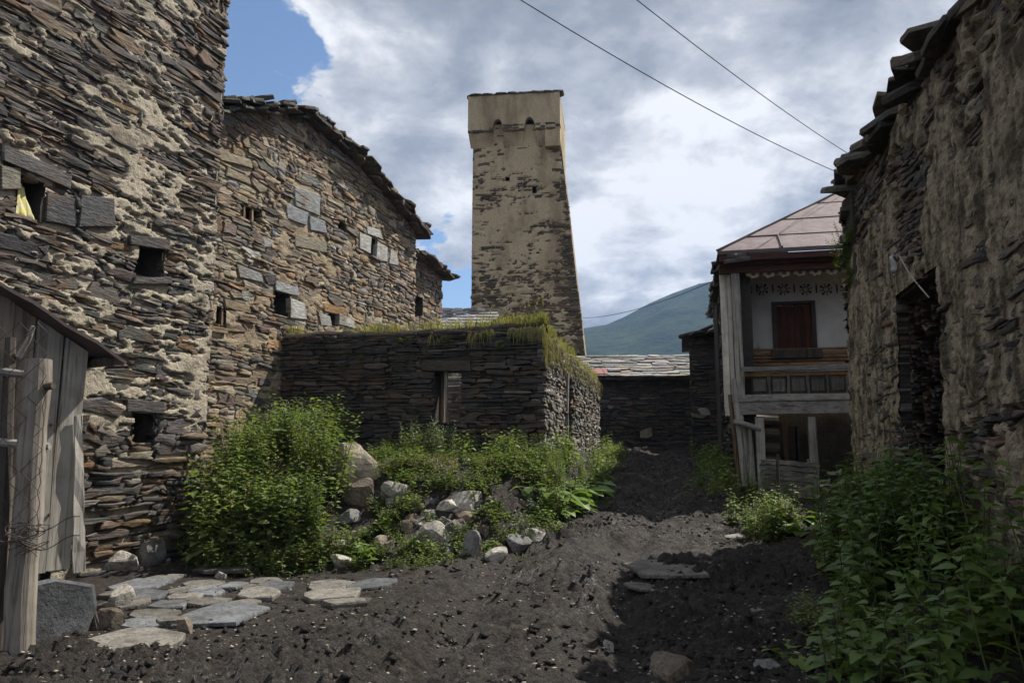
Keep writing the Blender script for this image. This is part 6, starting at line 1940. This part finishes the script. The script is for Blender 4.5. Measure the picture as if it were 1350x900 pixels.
for k, (x, y) in enumerate([(1.95, 5.75), (2.2, 5.5), (2.05, 6.1), (2.45, 5.9), (2.3, 6.4)]):
    dock((x, y), 9, .17, 730 + k, 'yellow-green broad leaved dock under the big nettles', 'docks under the nettles')

# grass, in the open and on the walls
def grass(name, pts, h, label, seed, mat, lean=.5, w=.005):
    rng = np.random.default_rng(seed); V, F, C = [], [], []
    for k, p in enumerate(pts):
        a = rng.uniform(0, 6.28); hh = h * rng.uniform(.4, 1.2); le = lean * rng.uniform(.1, 1.2)
        d = np.array((math.cos(a), math.sin(a), 0)); s = np.array((-d[1], d[0], 0)) * w * rng.uniform(.7, 1.4)
        p = np.array(p)
        m1 = p + d * hh * le * .3 + Z * hh * .6; t = p + d * hh * le + Z * hh * (1 - .55 * le)
        n0 = len(V); V += [p - s, p + s, m1 + s * .8, m1 - s * .8, t]
        F += [(n0, n0 + 1, n0 + 2, n0 + 3), (n0 + 3, n0 + 2, n0 + 4)]
        C += [(rng.uniform(0, 1), rng.uniform(.2, .8) if rng.random() < .2 else 0, 0)] * 5
    return tag(mk(name, V, F, M[mat], cols=np.array(C)), label, 'grass', kind='stuff')
rng0 = np.random.default_rng(801); gp = []
for k in range(5200):
    s = rng0.uniform(0, RLF); dens = vnoise(s * 1.4, .5, 88)
    if rng0.random() > 1.5 * (dens - .3): continue
    gp.append(WC.p(s, TOPF(s) + .07 + .03 * rng0.random(), -rng0.uniform(.02, .5)))
for k in range(6500):
    s = RLS * rng0.random() ** 1.3
    if rng0.random() > 1.6 * vnoise(s * 1.7, 2.5, 94): continue
    gp.append(WC2.p(s, TOPS(s) + .07, -rng0.uniform(.0, .5)))
for k in range(1800):                                                     # thicker at the corner
    s = RLF - 2.4 * rng0.random() ** 2; gp.append(WC.p(s, TOPF(s) + .08, -rng0.uniform(.0, .5)))
grass('wall_grass', gp[::2], .24, 'yellow-green grass growing along the ruin wall tops', 802, 'leaf_grass', .7, .006)
gp = []
for k in range(500):
    s = RLF - 2.6 * rng0.random() ** 2.2
    if vnoise(s * 4, .3, 93) < .45: continue
    gp.append(WC.p(s, TOPF(s) + .0 - .1 * rng0.random(), .01))
for k in range(1300):
    s = RLS * rng0.random() ** 1.5; gp.append(WC2.p(s, TOPS(s) + .03 - .45 * rng0.random() ** 1.5, .03))
def hanging(pts):
    rng = np.random.default_rng(803); V, F, C = [], [], []
    for p in pts:
        p = np.array(p); L = rng.uniform(.08, .34); out = WC.n if rng.random() < .2 else WC2.n
        if p[1] < 14.02 + .3 and abs((p - WC.P0).dot(WC.n)) < .1: out = WC.n
        s = np.array((out[1], -out[0], 0)) * .006; d = out * rng.uniform(.03, .10) + np.array((out[1], -out[0], 0)) * rng.uniform(-.05, .05)
        q = p + d; t = q + d * .4 - Z * L
        n0 = len(V); V += [p - s, p + s, q + s - Z * L * .3, q - s - Z * L * .3, t]; F += [(n0, n0 + 1, n0 + 2, n0 + 3), (n0 + 3, n0 + 2, n0 + 4)]
        C += [(rng.uniform(0, 1), rng.uniform(0, .5), 0)] * 5
    tag(mk('hanging_grass', V, F, M['leaf_grass'], cols=np.array(C)), 'dry grass hanging over the lane corner of the ruin', 'grass', kind='stuff')
hanging(gp)
gp = []
for k in range(2600):
    y = 5.3 + 6.5 * rng0.random(); x = 2.0 + .42 * (y - 5) + rng0.uniform(-.35, .6)
    if vnoise(x * 2.2, y * 2.2, 91) > .45: gp.append((x, y, gz(x, y) + .0))
for k in range(1500):
    x, y = rng0.uniform(-4.2, .3), rng0.uniform(10.05, 10.9)
    if vnoise(x * 2.2, y * 2.2, 92) > .5 and not_in_tower(x, y): gp.append((x, y, gz(x, y)))
grass('grass', gp, .10, 'short grass at the edges of the muddy lane', 804, 'leaf_weed', .6, .004)

# herbs rooted on walls
def wall_herb(W, u, v, sc, kind, label, seed, dep=.03):
    rng = np.random.default_rng(seed); fo, stm = kind[rng.integers(len(kind))]
    a, t = W.st(u, v)
    place_plant('wall_herb', fo, stm, W.p(a, t, dep), rng.uniform(0, 6.28), sc, label, 'herb', 'herbs rooted in the walls')
for k, (u, v, sc) in enumerate([(478, 474, .4), (530, 452, .35), (566, 470, .3), (590, 452, .45), (660, 460, .5), (640, 447, .45), (452, 485, .3), (686, 448, .5)]):
    wall_herb(WC, u, v, sc, LOW, 'small herb rooted high in the dark front wall of the ruin', 820 + k)
for k, (u, v, sc) in enumerate([(1122, 352, .55), (1120, 330, .5), (1126, 375, .45), (1128, 320, .4)]):
    wall_herb(WD, u, v, sc, DARKW, 'dark trailing herb on the far corner of the barn wall', 830 + k, .06)
# tall seeding grass stalks on the ruin corner
for k, (u, s_) in enumerate([(640, .45), (694, .55), (712, .6), (700, .5), (632, .35)]):
    a, t = WC.st(u, 430)
    p = WC.p(a, TOPF(a) + .05, -.2); rng = np.random.default_rng(840 + k); lean = rng.uniform(-.15, .25)
    pts = [p + np.array((lean * s_ * f * f, 0, s_ * f)) for f in np.linspace(0, 1, 7)]
    V, F = tube_vf(pts, .004, 4, False); root = mk('grass_stalk', V, F, M['stem_brown'])
    tag(root, 'tall seeding grass stalk standing up from the ruin wall top', 'grass', 'grass stalks on the ruin')
    fo = Foliage()
    for q in range(26):
        f = .62 + .38 * rng.random(); Vl, Fl = leaf_vf(.05, .012, .3, .1, 2); Rm, t_ = frame(interp(pts, f), rng.normal(size=3) * .6 + (0, 0, 1)); fo.add(Vl @ Rm.T + t_, Fl, (rng.random(), 0, 0))
    mk('seed_head', np.vstack(fo.V), fo.F, M['leaf_straw'], root, cols=np.vstack(fo.C))

# ================================================================== AIR
def haze():
    m = bpy.data.materials.new('haze_air'); m.use_nodes = True
    nt = NT(m.node_tree)
    v = nt.n('ShaderNodeVolumePrincipled', {'Color': (0.36, 0.58, 1.0, 1), 'Density': 0.00027, 'Anisotropy': 0.0})
    o_ = nt.n('ShaderNodeOutputMaterial'); nt.t.links.new(v.outputs[0], o_.inputs['Volume'])
    lo, hi = np.array((-4200, -1600, -12.0)), np.array((4200, 1600, 390.0))
    V = [(x, y, z) for z in (lo[2], hi[2]) for x, y in ((lo[0], lo[1]), (hi[0], lo[1]), (hi[0], hi[1]), (lo[0], hi[1]))]
    o = mk('haze', V, [(3, 2, 1, 0), (4, 5, 6, 7), (0, 1, 5, 4), (1, 2, 6, 5), (2, 3, 7, 6), (3, 0, 4, 7)], m)
    tag(o, kind='stuff')
haze()
